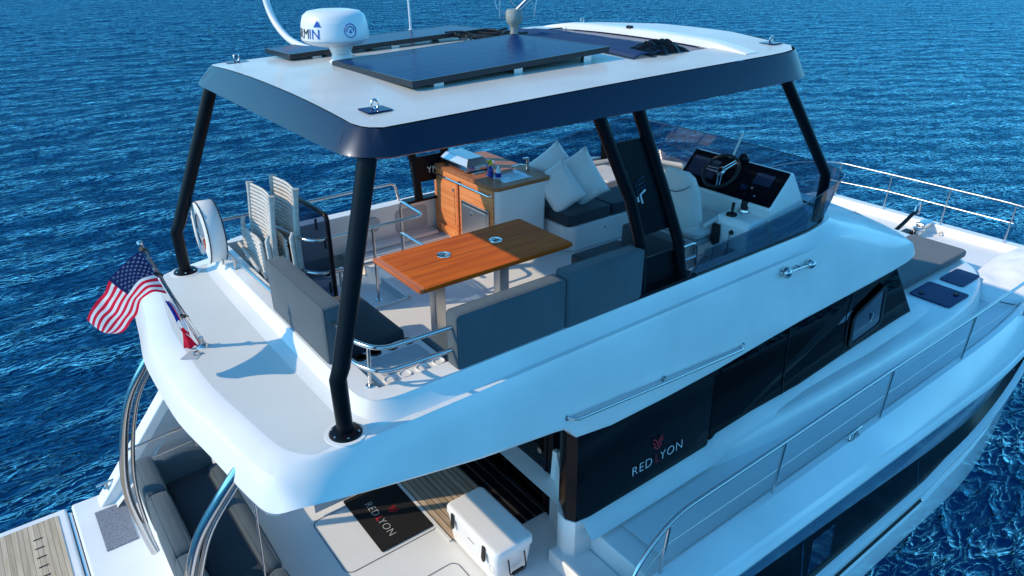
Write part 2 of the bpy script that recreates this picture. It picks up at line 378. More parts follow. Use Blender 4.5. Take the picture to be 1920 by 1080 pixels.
# hulls: stations along x, profile from the inner toe rail round the outside to below the water
def hull(side):
    xs = [-.2,.15,.5,.9,1.36,2.2,3.4,4.5,5.5,6.5,7.2,7.8,8.2,8.45,8.7,8.95,9.3,9.7,10.1,10.5,10.9,11.3,11.7,12.1,12.5,12.9,13.3,13.6,13.85]
    def kd(x): return -.62*((x-9)/4.85)**2.4 if x > 9 else 0
    def kw(x): return -.235*((x-9.2)/1.9)**1.55 if x > 9.2 else 0
    def wt(x): return .86-.09*(x-6) if x < 8.4 else .644-.03*(x-8.4) if x < 9.8 else .602+.05*(x-9.8)
    def wb(x):
        t = min(1,max(0,(x-8.1)/.8)); t = t*t*(3-2*t); return .30 + .12*t + .10*max(0,x-8.9)
    def at(x,y,z):
        t = min(1,max(0,(1.45-z)/1.9)); ia = -.34*max(0,1-(x+.2)/2.6)**1.5
        return y + ia + kd(x)*(1-t) + kw(x)*t
    rows = []; win = []
    for x in xs:
        d = -.045*(max(3.4,min(x,9.4))-5.0); zt,zb = wt(x),wb(x)
        prof = [(2.50,1.45),(2.52,1.60),(2.56,1.64),(2.62,1.64),(2.83,1.535+d*.8),(2.86,1.50+d),(2.852,1.485+d),(2.878,1.465+d),(2.90,1.43+d),(2.90,1.405+d),(2.80,1.375+d),(2.765,zt+.003),(2.75,zt),(2.835,zb),(2.88,zb-.012),(2.925,zb-.04),(2.93,zb-.075),(2.905,zb-.10),(2.915,zb-.13),(2.90,zb-.16),(2.85,zb-.38),(2.848,zb-.41),(2.875,zb-.435),(2.925,-.36),(2.92,-.46),(2.7,-1.1)]
        ztop = 1.70 if x > 1.35 else .62 + 1.05*max(0,(x-.15)/1.2)
        rows.append([(x, side*at(x,y,z), min(z,ztop-.002*j)) for j,(y,z) in enumerate(prof)])
        if 2 < x < 12.95: win.append([(x, side*at(x,2.764,zt), zt-.001),(x, side*at(x,2.8065,(zt+zb)/2),(zt+zb)/2),(x, side*at(x,2.849,zb), zb+.001)])
    hb = MB().grid(rows); hb.add(rows[0],[tuple(range(len(rows[0])))]); hb.add(rows[-1],[tuple(range(len(rows[-1])))]); 
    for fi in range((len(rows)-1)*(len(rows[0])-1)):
        if fi % (len(rows[0])-1) == 10 and rows[fi//(len(rows[0])-1)][0][0] > 2: hb.m[fi] = 1  # undercut strip above the hull window carries the painted shade
    hb.build('hull', ['hull_white','hull_shade_band'], boat, ang=20)
    g = MB().grid(win).build('hull_window', 'window_black', boat, ang=60)
    if side < 0:
        def sp_(x,z): t = (z-wb(x))/(wt(x)-wb(x)); return (x,-(2.849-.085*t)-.003,z)
        for x in (5.5,8.0): MB().slab([sp_(x,wb(x)+.02),sp_(x+.03,wb(x)+.02),sp_(x+.03,wt(x)-.02),sp_(x,wt(x)-.02)],(0,-.001,0)).build('mullion','screen', g)
        MB().slab([sp_(5.62,.42),sp_(6.05,.42),sp_(6.12,.78),sp_(5.70,.80)],(0,-.001,0)).build('opening_port','screen', g)
    MB().tube([(x, side*2.885, .03) for x in (2.5,4,5.5,7,8.15)], .020, 8, sc=(1,1)).build('rub_strip', 'black_rubber', boat)
    MB().lathe([(.021,0),(.021,.03),(0,.034)],(8.15,side*2.885,.03),(1,0,0),10).build('strip_end','steel',boat)
hull(-1); hull(1)

def roofz(x,y): return min(1.755, 1.56+.033*max(0,x-4)) + .03*(1-min(1,abs(y)/2.1))
# decks -----------------------------------------------------------------
def deck():
    # side walkways, foredeck
    for s in (-1,1):
        rows = []
        for x in (3.82,5,6,7,8,9,10,11,12,13,13.6):
            t = 0 if x < 9 else ((x-9)/4.85)**2.4; zz = 1.42 + .012*max(0,x-6)
            yi = {3.82:1.74}.get(x, min(2.12, 1.80+.09*(x-4))) if x < 11 else 1.9
            rows.append([(x, s*1.2, zz), (x, s*yi, zz), (x, s*(2.505-.62*t), zz+.02), (x, s*(2.515-.62*t), 1.6)])
        MB().grid(rows).build('side_deck','nonskid',boat)
        # step riser and lower steps aft
        MB().box((3.56,s*1.55,.5),(3.95,s*2.50,1.412)).build('deck_step','gelcoat',boat,bevel=.025)
        MB().box((3.24,s*1.50,.5),(3.559,s*2.50,1.19)).build('deck_step','gelcoat',boat,bevel=.025)
        MB().box((1.3 if s > 0 else -.05,s*2.04,.4),(3.24,s*2.50,1.33)).build('cockpit_coaming','gelcoat',boat,bevel=.04)
    MB().box((12.2,-1.9,1.38),(13.55,1.9,1.5)).build('foredeck','nonskid',boat,bevel=.03)
    MB().box((13.42,-2.0,1.45),(13.62,2.05,1.66)).build('bow_bulwark','gelcoat',boat,bevel=.03,seg=3)
    MB().box((8,-1.9,.9),(13.5,1.9,1.375)).build('bridge_deck','hull_white',boat)
    MB().box((.42,-2.1,.45),(4,2.1,1.045)).build('cockpit_floor','nonskid',boat)
    # raised coachroof with its rounded shoulder
    half = [(3.42,1.78),(5,1.84),(6,1.98),(7,2.06),(8,2.12),(9,2.16),(9.8,2.18),(10.5,2.14),(11.0,2.04),(11.45,1.88),(11.8,1.64),(12.1,1.25),(12.3,.8),(12.4,.3),(12.42,0)]
    rows = []
    for i,(x,y) in enumerate(half):
        z0 = 1.42
        nx = Vector((0,1)) if i < 6 else Vector((max(0,(x-9.5)/2.9)**1.3,1-max(0,(x-10)/2.42)**1.5)).normalized()
        def q(d,f):
            X,Y = x-nx.x*d, max(0,y-nx.y*d) if y > .02 else 0; z = roofz(X,Y)
            return (X,Y,z0+(z-z0)*f)
        f = [q(0,0),q(.02,.2),q(.07,.82),q(.10,.95),q(.15,1.0),q(.25,1)]
        X,Y = f[-1][0],f[-1][1]; x2 = min(X,11.9); y2 = Y*.75
        rows.append(f+[(x2,y2,roofz(x2,y2)),(min(x2,11.5),y2*.5,roofz(x2,0)),(min(x2,11.3),0,roofz(x2,0))])
    for s in (-1,1):
        MB().grid([[(p[0],s*p[1],p[2]) for p in r] for r in rows]).build('coachroof','gelcoat',boat,ang=50)
    # light curved ledge where the shoulder meets the windows
    for s in (-1,1):
        MB().grid([[(x,s*1.70,z+.10),(x,s*1.78,z+.09),(x,s*1.84,z+.03),(x,s*1.90,z)] for x,z in ((3.42,1.50),(4.3,1.50),(5.15,1.51),(5.3,1.60),(5.9,1.62),(6.8,1.60),(8,1.68),(9.1,1.72),(9.7,1.72))]).build('window_ledge','gelcoat',boat,ang=50)
deck()

# saloon -----------------------------------------------------------------
def saloon():
    for s in (-1,1):
        Yb, Yt = s*1.735, s*1.655
        # black lettered panel at the after corner, wrapping round to the aft face
        rows = []
        for (x,y) in ((3.62,1.16),(3.50,1.35),(3.36,1.50),(3.33,1.62),(3.38,1.71),(3.52,1.735),(4.3,1.735),(5.18,1.735)):
            zb = 1.60 if x > 3.5 or y > 1.6 else 1.72 + .6*max(0,(1.5-y))*0
            if y < 1.45: zb = 1.86
            rows.append([(x,s*y,zb),(x+.02,s*(y-.035),2.2),(x+.04,s*(y-.075),2.96)])
        pn = MB().grid(rows).build('corner_panel','black_gloss',boat,ang=40)
        if s < 0:
            def side_pt(c): return Vector((4.04+c.x, -1.741+.035*(c.y/.6)-c.z, 1.79+c.y+ .0*c.x))
            text('RED', .145, 'print_white', pn, (0,0,0),(1,0,0),(0,0,1), fn=lambda c: side_pt(Vector((c.x,c.y,c.z))), space=1.12, align='LEFT', off=-.0035)
            text('L', .145, 'print_red', pn, (0,0,0),(1,0,0),(0,0,1), fn=lambda c: side_pt(Vector((c.x+.315,c.y,c.z))), align='LEFT', off=-.004)
            text('YON', .145, 'print_white', pn, (0,0,0),(1,0,0),(0,0,1), fn=lambda c: side_pt(Vector((c.x+.385,c.y,c.z))), space=1.12, align='LEFT', off=-.0035)
            crest(pn, lambda a,b: side_pt(Vector((.345+a*.13, .155+b*.13, .003))))
        # long side glass
        g = MB()
        g.slab([(5.20,Yb,1.66),(5.55,Yb,1.68),(6.55,Yb,1.66),(8.0,Yb,1.73),(9.42,Yb,1.77),(9.36,Yb,1.83),(8.82,Yt,2.56),(8.82,Yt,2.98),(5.20,Yt,2.98)], (0,-s*.02,0))
        sg = g.build('side_window','side_glass',boat,flat=True)
        for x in (6.45,7.72):
            MB().slab([(x,Yb+s*.004,1.67),(x+.02,Yb+s*.004,1.67),(x+.02,Yt+s*.004,2.96),(x,Yt+s*.004,2.96)],(0,s*.003,0)).build('mullion','black_gloss',sg)
        # opening porthole window with a rounded frame
        def wp(x,z): return (x, Yb + (Yt-Yb)*(z-1.66)/1.3 + s*.012, z)
        ou = [(7.86,1.80),(8.50,1.87),(8.58,1.93),(8.56,2.38),(8.50,2.46),(7.88,2.27),(7.80,2.20),(7.79,1.86)]
        inn = [(7.90,1.86),(8.46,1.92),(8.51,1.96),(8.49,2.36),(8.45,2.40),(7.90,2.22),(7.86,2.18),(7.86,1.89)]
        fr = MB(); nO = len(ou); fr.add([wp(*p) for p in ou]+[wp(*p) for p in inn],[(i,(i+1)%nO,nO+(i+1)%nO,nO+i) for i in range(nO)])
        f = fr.build('opening_window','black_paint',boat,solid=.018,flat=True)
        MB().add([wp(*p) for p in inn],[tuple(range(nO))]).build('pane','screen',f,flat=True)
        MB().cyl(wp(8.27,2.02),tuple(Vector(wp(8.27,2.14))+Vector((0,s*.02,0))),.012,8).build('handle','steel',f)
    # windscreen glass in front with inner white dash
    MB().grid([[(9.42-.10*abs(y/1.7)**3,y,1.80),(8.86-.1*abs(y/1.7)**3,y*.94,2.60),(8.65,y*.93,2.95)] for y in (-1.74,-1.2,-.6,0,.6,1.2,1.74)]).build('front_window','side_glass',boat)
    MB().box((7.06,-1.55,1.0),(8.3,1.55,1.6)).build('saloon_interior','pale_grey',boat)
    MB().box((8.35,-1.5,1.5),(8.95,1.5,1.79)).build('dashboard','pale_grey',boat,bevel=.04)
    # white corner below the black panel, aft face of the saloon
    for s in (-1,1):
        poly = [(3.60,1.10),(3.60,1.16),(3.48,1.36),(3.34,1.51),(3.32,1.63),(3.37,1.72),(3.50,1.74),(3.55,1.74),(3.9,1.74),(3.9,1.10)]
        MB().prism([(x,s*y) for x,y in (poly if s < 0 else poly[::-1])],.95,1.60).build('saloon_corner','gelcoat',boat,ang=40)
        MB().slab([(3.60,s*1.10,1.6),(3.60,s*1.16,1.6),(3.485,s*1.352,1.6),(3.485,s*1.352,1.70),(3.50,s*1.34,1.87),(3.62,s*1.155,1.90),(3.62,s*1.10,1.90)],(.12,0,0)).build('saloon_corner','gelcoat',boat,flat=True)
        MB().box((3.62,s*1.02,1.05),(3.70,s*1.10,2.95)).build('door_post','black_paint',boat,bevel=.008)
        MB().box((3.66,s*1.10,1.6),(3.72,s*1.5,2.95)).build('aft_panel','black_gloss',boat)
    # sliding door: two panes, the port one slid open
    d = MB().box((3.62,-1.02,1.06),(3.65,-.33,2.92)).build('sliding_door','door_glass',boat)
    for a,b in (((3.612,-1.02,1.06),(3.658,-.975,2.92)),((3.612,-.375,1.06),(3.658,-.33,2.92)),((3.612,-.975,1.06),(3.658,-.375,1.12))):
        MB().box(a,b).build('door_frame','black_paint',d,bevel=.004)
    MB().tube(bend([(3.60,-.93,1.98),(3.585,-.93,1.99),(3.585,-.93,2.16),(3.60,-.93,2.17)],.02),.010,8).build('handle','steel',d)
    MB().cyl((3.61,-.93,1.80),(3.596,-.93,1.80),.032,16).build('lock','steel',d)
    MB().box((3.68,-.36,1.06),(3.70,1.02,2.92)).build('sliding_door','door_glass',boat)
    MB().box((3.30,-1.0,1.046),(3.75,1.1,1.062)).build('door_track','black_paint',boat)
    for i in range(3): MB().box((3.38+.11*i,-1.0,1.062),(3.395+.11*i,1.1,1.07)).build('track_rail','brushed',boat)
    MB().box((3.76,-1.5,1.0),(3.95,1.5,1.055)).build('saloon_floor','table_wood',boat)
    MB().box((7.0,-1.6,1.0),(7.05,1.6,2.9)).build('saloon_bulkhead','black_paint',boat)
    MB().box((4.3,-1.5,1.05),(5.6,-.9,1.95)).build('galley_unit','black_paint',boat)
def crest(parent, P):
    """small red ram-like crest drawn as strokes on the unit square"""
    S = [[(-.5,1),(-.2,.85),(-.1,.6),(0,.5)],[(.5,1),(.2,.85),(.1,.6),(0,.5)],[(-.55,.75),(-.3,.55),(-.35,.3),(-.1,.1),(0,0)],[(.55,.75),(.3,.55),(.35,.3),(.1,.1),(0,0)],[(-.12,.45),(0,.25),(.12,.45)]]
    mb = MB()
    for st in S: mb.tube([P(a,b) for a,b in st], .0055, 5)
    mb.build('crest','print_red',parent)
saloon()
# flybridge moulding -------------------------------------------------------
def fly():
    S = [ # T top of rim, A foot of rim, B crease, M ridge, C lower edge, D inside   (starboard half, y given positive)
     ((1.57,0,3.57),(1.50,0,3.45),(.80,0,3.45),(.68,0,3.40),(.605,0,3.22),(.72,0,3.10)),
     ((1.57,.5,3.57),(1.50,.5,3.45),(.81,.5,3.45),(.69,.5,3.40),(.615,.5,3.22),(.73,.5,3.10)),
     ((1.57,.95,3.57),(1.50,.97,3.45),(.87,.95,3.45),(.76,.98,3.40),(.685,1.0,3.21),(.80,.95,3.09)),
     ((1.57,1.36,3.57),(1.505,1.42,3.45),(.94,1.40,3.45),(.83,1.47,3.395),(.755,1.53,3.2),(.86,1.43,3.08)),
     ((1.60,1.49,3.57),(1.54,1.56,3.45),(1.00,1.57,3.45),(.89,1.68,3.39),(.82,1.74,3.19),(.93,1.62,3.07)),
     ((1.66,1.56,3.57),(1.60,1.635,3.45),(1.12,1.69,3.448),(1.02,1.80,3.385),(.96,1.88,3.175),(1.06,1.74,3.06)),
     ((1.78,1.595,3.57),(1.74,1.67,3.45),(1.4,1.75,3.445),(1.35,1.86,3.37),(1.33,1.94,3.15),(1.36,1.80,3.045))]
    for x,zm,zc in ((2.0,3.345,3.12),(2.3,3.335,3.10),(2.6,3.32,3.075),(2.98,3.315,3.052),(3.06,3.31,3.01),(3.12,3.31,2.93),(3.2,3.305,2.885),(3.6,3.295,2.885),(4.3,3.27,2.89),(5.0,3.24,2.90),(5.8,3.20,2.92),(6.4,3.185,2.935)):
        yc = 1.97 + min(.10, .10*(x-1.8)/1.0)
        S.append(((x,1.60,3.57),(x,1.675,3.455),(x,1.745,3.44),(x,1.90,zm),(x,yc,zc),(x,yc-.16,zc-.03)))
    S += [((6.75,1.58,3.57),(6.8,1.64,3.52),(6.9,1.73,3.45),(6.9,1.93,3.16),(6.9,2.05,2.95),(6.9,1.9,2.92)),
          ((7.2,1.48,3.57),(7.28,1.54,3.51),(7.45,1.66,3.42),(7.6,1.95,3.13),(7.6,2.04,2.95),(7.6,1.88,2.92)),
          ((7.42,1.2,3.57),(7.5,1.24,3.5),(7.9,1.45,3.36),(8.2,1.97,3.10),(8.2,2.02,2.99),(8.1,1.85,2.96)),
          ((7.48,1.0,3.57),(7.56,1.02,3.5),(8.06,1.25,3.33),(8.38,1.88,3.10),(8.40,1.92,3.01),(8.3,1.78,2.97)),
          ((7.5,.8,3.57),(7.58,.8,3.5),(8.2,1.05,3.31),(8.60,1.66,3.10),(8.63,1.69,3.02),(8.5,1.6,2.98)),
          ((7.53,.4,3.57),(7.6,.4,3.5),(8.4,.6,3.27),(8.82,1.08,3.12),(8.85,1.10,3.04),(8.7,1.05,3.0)),
          ((7.54,.2,3.57),(7.61,.2,3.5),(8.45,.3,3.26),(8.92,.55,3.13),(8.95,.56,3.05),(8.8,.5,3.0)),
          ((7.55,0,3.57),(7.62,0,3.5),(8.5,0,3.25),(8.96,0,3.14),(8.99,0,3.06),(8.85,0,3.0))]
    # the side falls almost plumb: ridge and lower edge re-cut along it
    RZ = [(1.2,3.31),(2.3,3.25),(3.3,3.22),(4.6,3.18),(6.3,3.09),(7.8,3.045),(8.75,2.98)]; CZ = [(.95,3.26),(1.15,3.20),(1.43,3.14),(2.26,2.97),(2.93,2.88),(3.05,2.865),(3.14,2.80),(3.22,2.69),(3.33,2.66),(4.27,2.65),(5.4,2.67),(6.0,2.73),(7.3,2.75),(8.56,2.75)]
    def lerp(T,x):
        if x <= T[0][0]: return T[0][1]
        for (a,p),(b,q) in zip(T,T[1:]):
            if x <= b: return p+(q-p)*(x-a)/(b-a)
        return T[-1][1]
    for i in range(5,len(S)):
        T_,A_,B_,M_,C_,D_ = S[i]; x = M_[0]
        if T_[1] > 1.45 and x < 7.7:
            B_ = (B_[0],min(B_[1],1.735),B_[2]); M_ = (x,1.80,lerp(RZ,x)); C_ = (C_[0],1.865,lerp(CZ,C_[0])); D_ = (D_[0],1.75,C_[2]-.02); S[i] = (T_,A_,B_,M_,C_,D_)
    S[-7] = S[-7][:3] + ((8.55,1.80,3.00),(8.60,1.85,2.78),(8.45,1.72,2.76))
    S[-6] = S[-6][:3] + ((8.74,1.72,3.02),(8.80,1.76,2.88),(8.62,1.64,2.86))
    S[-5] = S[-5][:3] + ((8.84,1.42,3.06),(8.90,1.45,2.97),(8.72,1.38,2.95))
    S[-4] = S[-4][:3] + ((8.93,.95,3.09),(8.98,.97,3.01),(8.8,.95,2.99))
    def port(p, j, st):
        x,y,z = p; e = (0,0,0,0,0,0)
        if j < 2 and y > 1.2 and S[st][0][0] < 7: y += (.30,.27)[j] * min(1,max(0,(x-1.5)/.35))
        if j == 2 and y > 1.2 and x < 7: y += .19 * min(1,max(0,(x-1.3)/.6))
        if j in (3,4) and y > 1.2 and x < 7: y += .10 * min(1,max(0,(x-1.3)/.6))
        return (x,y,z)
    def dense(rows):     # smooth the plan with intermediate stations
        out = []
        for i in range(len(rows)-1):
            a = rows[max(i-1,0)]; b = rows[i]; c = rows[i+1]; d = rows[min(i+2,len(rows)-1)]
            n = 4 if i < 7 or i > 17 else 1
            for k in range(n):
                t = k/n; r = []
                for A,B,C_,D in zip(a,b,c,d):
                    A,B,C_,D = map(Vector,(A,B,C_,D))
                    r.append(.5*((2*B)+(-A+C_)*t+(2*A-5*B+4*C_-D)*t*t+(-A+3*B-3*C_+D)*t**3))
                out.append(r)
        out.append([Vector(p) for p in rows[-1]]); return out
    def prof(r):         # round the lips a little
        T,A,B,M,C_,D = r
        def mix(a,b,t): return a + (b-a)*t
        return [mix(T,A,.0), mix(T,A,.12)+Vector((0,0,-.004)), mix(T,A,.8), mix(A,B,.12 if (B-A).length > .1 else .3), mix(A,B,.9)+Vector((0,0,.002)), mix(B,M,.12), mix(B,M,.9), mix(M,C_,.14), mix(M,C_,.5)+Vector(((M-C_).x*-.05,(M-C_).y*-.05,0)), mix(M,C_,.92), mix(C_,D,.15), D]
    stb = [prof(r) for r in dense([[(p[0],-p[1],p[2]) for p in st] for st in S])]
    prt = [prof(r) for r in dense([[port(p,j,i) for j,p in enumerate(st)] for i,st in enumerate(S)])]
    sh = MB().grid(prt[::-1] + stb[1:]); nC = 11
    for fi in range(len(sh.f)):     # flat after deck between the rim foot and the crease is grey non-slip
        if fi % nC in (3,) and all(sh.v[v][0] < 1.75 and abs(sh.v[v][1]) < 1.70 for v in sh.f[fi]): sh.m[fi] = 1
    sh.build('flybridge_shell',['gelcoat','deck_grey'],boat,ang=28)
    # rim top and inner wall
    def rim(rows, inner):
        out = []
        for r in rows:
            T = r[0]
            out.append([T, T+Vector((0,0,.004)), inner(T), inner(T)+Vector((0,0,-.03)), Vector((inner(T).x, inner(T).y, 3.15))])
        return out
    def inn(T):
        x = max(T.x, 1.735) if T.x < 7.2 else T.x - .16
        y = T.y; lim = (1.44 if y < 0 else 1.76)
        if T.x >= 1.735 or abs(y) > 1.35: y = math.copysign(min(abs(y), lim if T.x < 7.0 else max(abs(T.y)-.12,0)), y)
        if abs(T.y) < lim - .02 and T.x < 1.735: y = T.y
        return Vector((x,y,3.574))
    MB().grid(rim(prt[::-1] + stb[1:], inn)).build('rim','gelcoat',boat,ang=35)
    # soffit under the overhang
    MB().box((.85,-1.5,3.0),(3.3,1.5,3.07)).build('soffit','gelcoat',boat)
    MB().box((3.35,-1.72,2.86),(8.4,1.72,2.93)).build('soffit','gelcoat',boat)
    # sole with the stair well let in
    MB().box((1.60,-1.6,3.07),(7.5,.34,3.15)).build('fly_floor','nonskid',boat)
    MB().box((2.97,.342,3.07),(7.5,1.9,3.149)).build('fly_floor','nonskid',boat)
    MB().box((2.955,.34,3.151),(2.985,1.76,3.165)).build('well_trim','gelcoat',boat)
    MB().box((1.74,.335,3.151),(2.985,.36,3.165)).build('well_trim','gelcoat',boat)
    for i in range(5):
        MB().box((2.93-.26*(i+1),.42,2.83-.27*i-.04),(2.93-.26*i+.04,1.70,2.83-.27*i)).build('stair_tread','teak_step',boat,bevel=.008)
    MB().box((2.96,.36,1.1),(2.985,1.76,3.15)).build('stair_side','gelcoat',boat)
    MB().box((1.74,.345,1.1),(2.96,.36,3.15)).build('stair_side','pale_grey',boat)
    # moulded seat boxes
    MB().box((1.74,-1.42,3.15),(2.26,.10,3.43)).build('seat_base','gelcoat',boat,bevel=.03)
    MB().box((2.46,-1.42,3.15),(4.9,-.86,3.40)).build('seat_base','gelcoat',boat,bevel=.03)
    MB().box((4.32,-1.42,3.15),(5.0,-.45,3.42)).build('seat_base','gelcoat',boat,bevel=.04)
    # toe ledge along the port side
    MB().box((2.99,1.60,3.15),(4.12,1.77,3.20)).build('ledge','gelcoat',boat,bevel=.03,seg=4)
    # round speaker covers let into the port wall
    sp = MB().cyl((3.34,1.735,3.40),(3.34,1.765,3.40),.085,28).build('speaker','pale_grey',boat,bevel=.006)
    MB().slab([(x,1.765,z) for x,z in rrect(3.62,3.22,4.05,3.50,.06)],(0,-.012,0)).build('locker_door','pale_grey',boat,bevel=.004)
    MB().cyl((3.90,1.755,3.37),(3.90,1.74,3.37),.012,10).build('latch','brushed',boat)
    # moulded cup tray in the after starboard corner
    t = MB().prism(rrect(1.80,-1.36,2.36,-.84,.09),3.42,3.50).build('cup_tray','gelcoat',boat,bevel=.012)
    MB().prism(rrect(1.87,-1.24,2.30,-.98,.03),3.501,3.506).build('tray_pad','pale_grey',t)
    for x in (1.86,1.98,2.12,2.26):
        MB().lathe([(0,0),(.038,0),(.038,.012),(.045,.012),(.047,.0)],(x,-.905,3.50)).build('cup_hole','black_rubber',t)
        MB().lathe([(0,0.002),(.036,0.002),(.040,.012),(.047,.012),(.049,.0)],(x+.03,-1.30,3.50)).build('cup_hole','gelcoat',t)
    # drain recess in the aft deck
    MB().slab([(.90,.06,3.452),(.80,-.02,3.452),(.90,-.10,3.452),(.97,-.02,3.452)],(0,0,.003)).build('drain_recess','pale_grey',boat)
    MB().tube(bend([(.90,-.03,3.455),(.90,-.03,3.48),(.94,-.02,3.48),(.94,-.02,3.455)],.01),.006,6).build('drain_eye','steel',boat)
fly()

# hardtop ------------------------------------------------------------------
def top_z(x,y):
    e = 5.315 + .085*sin(min(1,max(0,(x-1.7)/4.6))*pi*.5)
    return e + .055*(1-min(1,abs(y)/1.5)**2.2)
HT = None
def hardtop():
    global HT
    # plan outline of the upper edge, from the aft centre round the starboard side to the bow centre
    O = [(1.775,0),(1.775,.5),(1.775,1.0),(1.775,1.25),(1.79,1.39),(1.86,1.475),(1.98,1.50),(3.0,1.505),(4.0,1.505),(5.0,1.50),(5.75,1.48),(6.05,1.43),(6.22,1.30),(6.32,1.0),(6.40,.5),(6.42,0)]
    P = curve([(x,y,0) for x,y in O], 3)
    def ring(s):
        rows = []
        for i,p in enumerate(P):
            q = P[min(i+1,len(P)-1)] - P[max(i-1,0)]; nrm = Vector((-q.y*-1, -q.x*1, 0))
            nrm = Vector((-(q.y),q.x,0)).normalized()        # outward for a counter-clockwise walk on +y
            if nrm.dot(Vector((p.x-4,p.y,0))) < 0: nrm = -nrm
            z = top_z(p.x,p.y); off = .125
            zl = 5.185 + (.05 if p.x > 6.2 else .0) * min(1,(p.x-6.2)/.3 if p.x > 6.2 else 0)
            rows.append([(p.x-nrm.x*.012,s*(p.y-nrm.y*.012),z+.004),(p.x,s*p.y,z),(p.x+nrm.x*.012,s*(p.y+nrm.y*.012),z-.012),(p.x+nrm.x*off*.85,s*(p.y+nrm.y*off*.85),zl+.03),(p.x+nrm.x*off,s*(p.y+nrm.y*off),zl),(p.x+nrm.x*(off-.02),s*(p.y+nrm.y*(off-.02)),zl-.012),(p.x-nrm.x*.1,s*(p.y-nrm.y*.1),zl+.01)])
        return rows
    R = ring(1)[::-1] + ring(-1)[1:]
    HT = MB().grid([r[1:] for r in R]).build('hardtop','navy_fascia',boat,ang=40)
    # white top skin with the roof opening left out
    ox0,ox1,oy0,oy1 = 4.42,5.46,-1.02,1.02
    xs = sorted(set([1.775+.0*0] + [1.9+.18*i for i in range(26)] + [ox0,ox1]))
    def lim(x):       # half width of the skin at x
        best = 0
        for i in range(len(P)-1):
            a,b = P[i],P[i+1]
            if (a.x-x)*(b.x-x) <= 0 and abs(b.x-a.x) > 1e-6:
                best = max(best, a.y + (b.y-a.y)*(x-a.x)/(b.x-a.x))
        return best - .012
    sk = MB(); N = 24
    xs = [x for x in xs if 1.84 <= x <= 6.40]; xs = [1.7785,1.80,1.83] + xs + [6.405]
    xs = sorted(set(xs))
    for a,b in zip(xs, xs[1:]):
        la,lb = lim(a),lim(b)
        if la <= 0: la = .01
        if lb <= 0: lb = .01
        def row(x,l,y0,y1):
            ys = [y0+(y1-y0)*k/N for k in range(N+1)]; return [(x,y,top_z(x,y)+.004) for y in ys]
        if a >= ox0-1e-6 and b <= ox1+1e-6:
            sk.grid([row(a,la,-la,oy0),row(b,lb,-lb,oy0)]); sk.grid([row(a,la,oy1,la),row(b,lb,oy1,lb)])
        else: sk.grid([row(a,la,-la,la),row(b,lb,-lb,lb)])
    sk.build('top_skin','roof_white',HT,ang=30)
    # aft edge strip closing the skin against the fascia where the outline bows
    # underside skin
    und = MB()
    for a,b in (((1.8,-1.45),(4.40,1.45)),((5.48,-1.4),(6.2,1.4)),((4.40,-1.45),(5.48,-1.04)),((4.40,1.04),(5.48,1.45))):
        und.box((a[0],a[1],5.195),(b[0],b[1],5.215))
    und.build('under_skin','gelcoat',HT)
    # coaming round the opening
    fr = MB()
    for a,b in (((4.40,-1.05),(4.44,1.05)),((5.44,-1.05),(5.48,1.05)),((4.44,-1.05),(5.44,-1.02)),((4.44,1.02),(5.44,1.05))):
        za = top_z((a[0]+b[0])/2,(a[1]+b[1])/2 if abs(a[1]-b[1]) < .5 else 0)
        fr.box((a[0],a[1],5.20),(b[0],b[1],top_z(4.9,1.05)-.004))
    fr.build('opening_frame','gelcoat',HT,bevel=.006)
    # raised white beam along the forward rim of the opening, blue roof glass behind it
    kk = lambda y: .08+.92*min(1,(1.37-abs(y+.01))/.42)**.7
    rows = [[(5.445,y,top_z(5.45,y)-.01),(5.45,y,top_z(5.45,y)+.040*kk(y)),(5.47,y,top_z(5.5,y)+.052*kk(y)),(5.60,y,top_z(5.6,y)+.050*kk(y)),(5.63,y,top_z(5.6,y)+.038*kk(y)),(5.65,y,top_z(5.6,y)+.003)] for y in [-1.36+.09*i for i in range(31)]]
    bm_ = MB().grid(rows); bm_.add(rows[0],[tuple(range(6))]); bm_.add(rows[-1],[tuple(range(6))[::-1]]); bm_.build('roof_beam','gelcoat',HT,ang=40)
    MB().grid([[(x,y,top_z(x,y)-.018) for x in (5.02,5.25,5.445)] for y in [-1.0+.1*i for i in range(21)]]).build('roof_glass','hatch_blue',HT)
    # lifting eye plates at the corners
    for x,y in ((2.02,-1.16),(2.0,1.34),(6.12,-1.14),(5.9,1.2)):
        z = top_z(x,y)+.005
        pl = MB().prism([(x+a,y+b) for a,b in rrect(-.085,-.075,.085,.075,.015)],z,z+.007).build('eye_plate','hatch_blue',HT)
        MB().tube([(x+.028*cos(a)*.8,y+.0,z+.035+.03*sin(a)) for a in [2*pi*k/16 for k in range(17)]],.0075,8,False).build('eye_bolt','steel',pl)
    # joint lines on the corner pieces of the fascia
    for s in (-1,1):
        MB().tube([(1.782,s*1.27,5.335),(1.775,s*1.27,5.33),(1.70,s*1.325,5.245),(1.672,s*1.338,5.21)],.003,6).build('fascia_joint','black_rubber',HT)
hardtop()

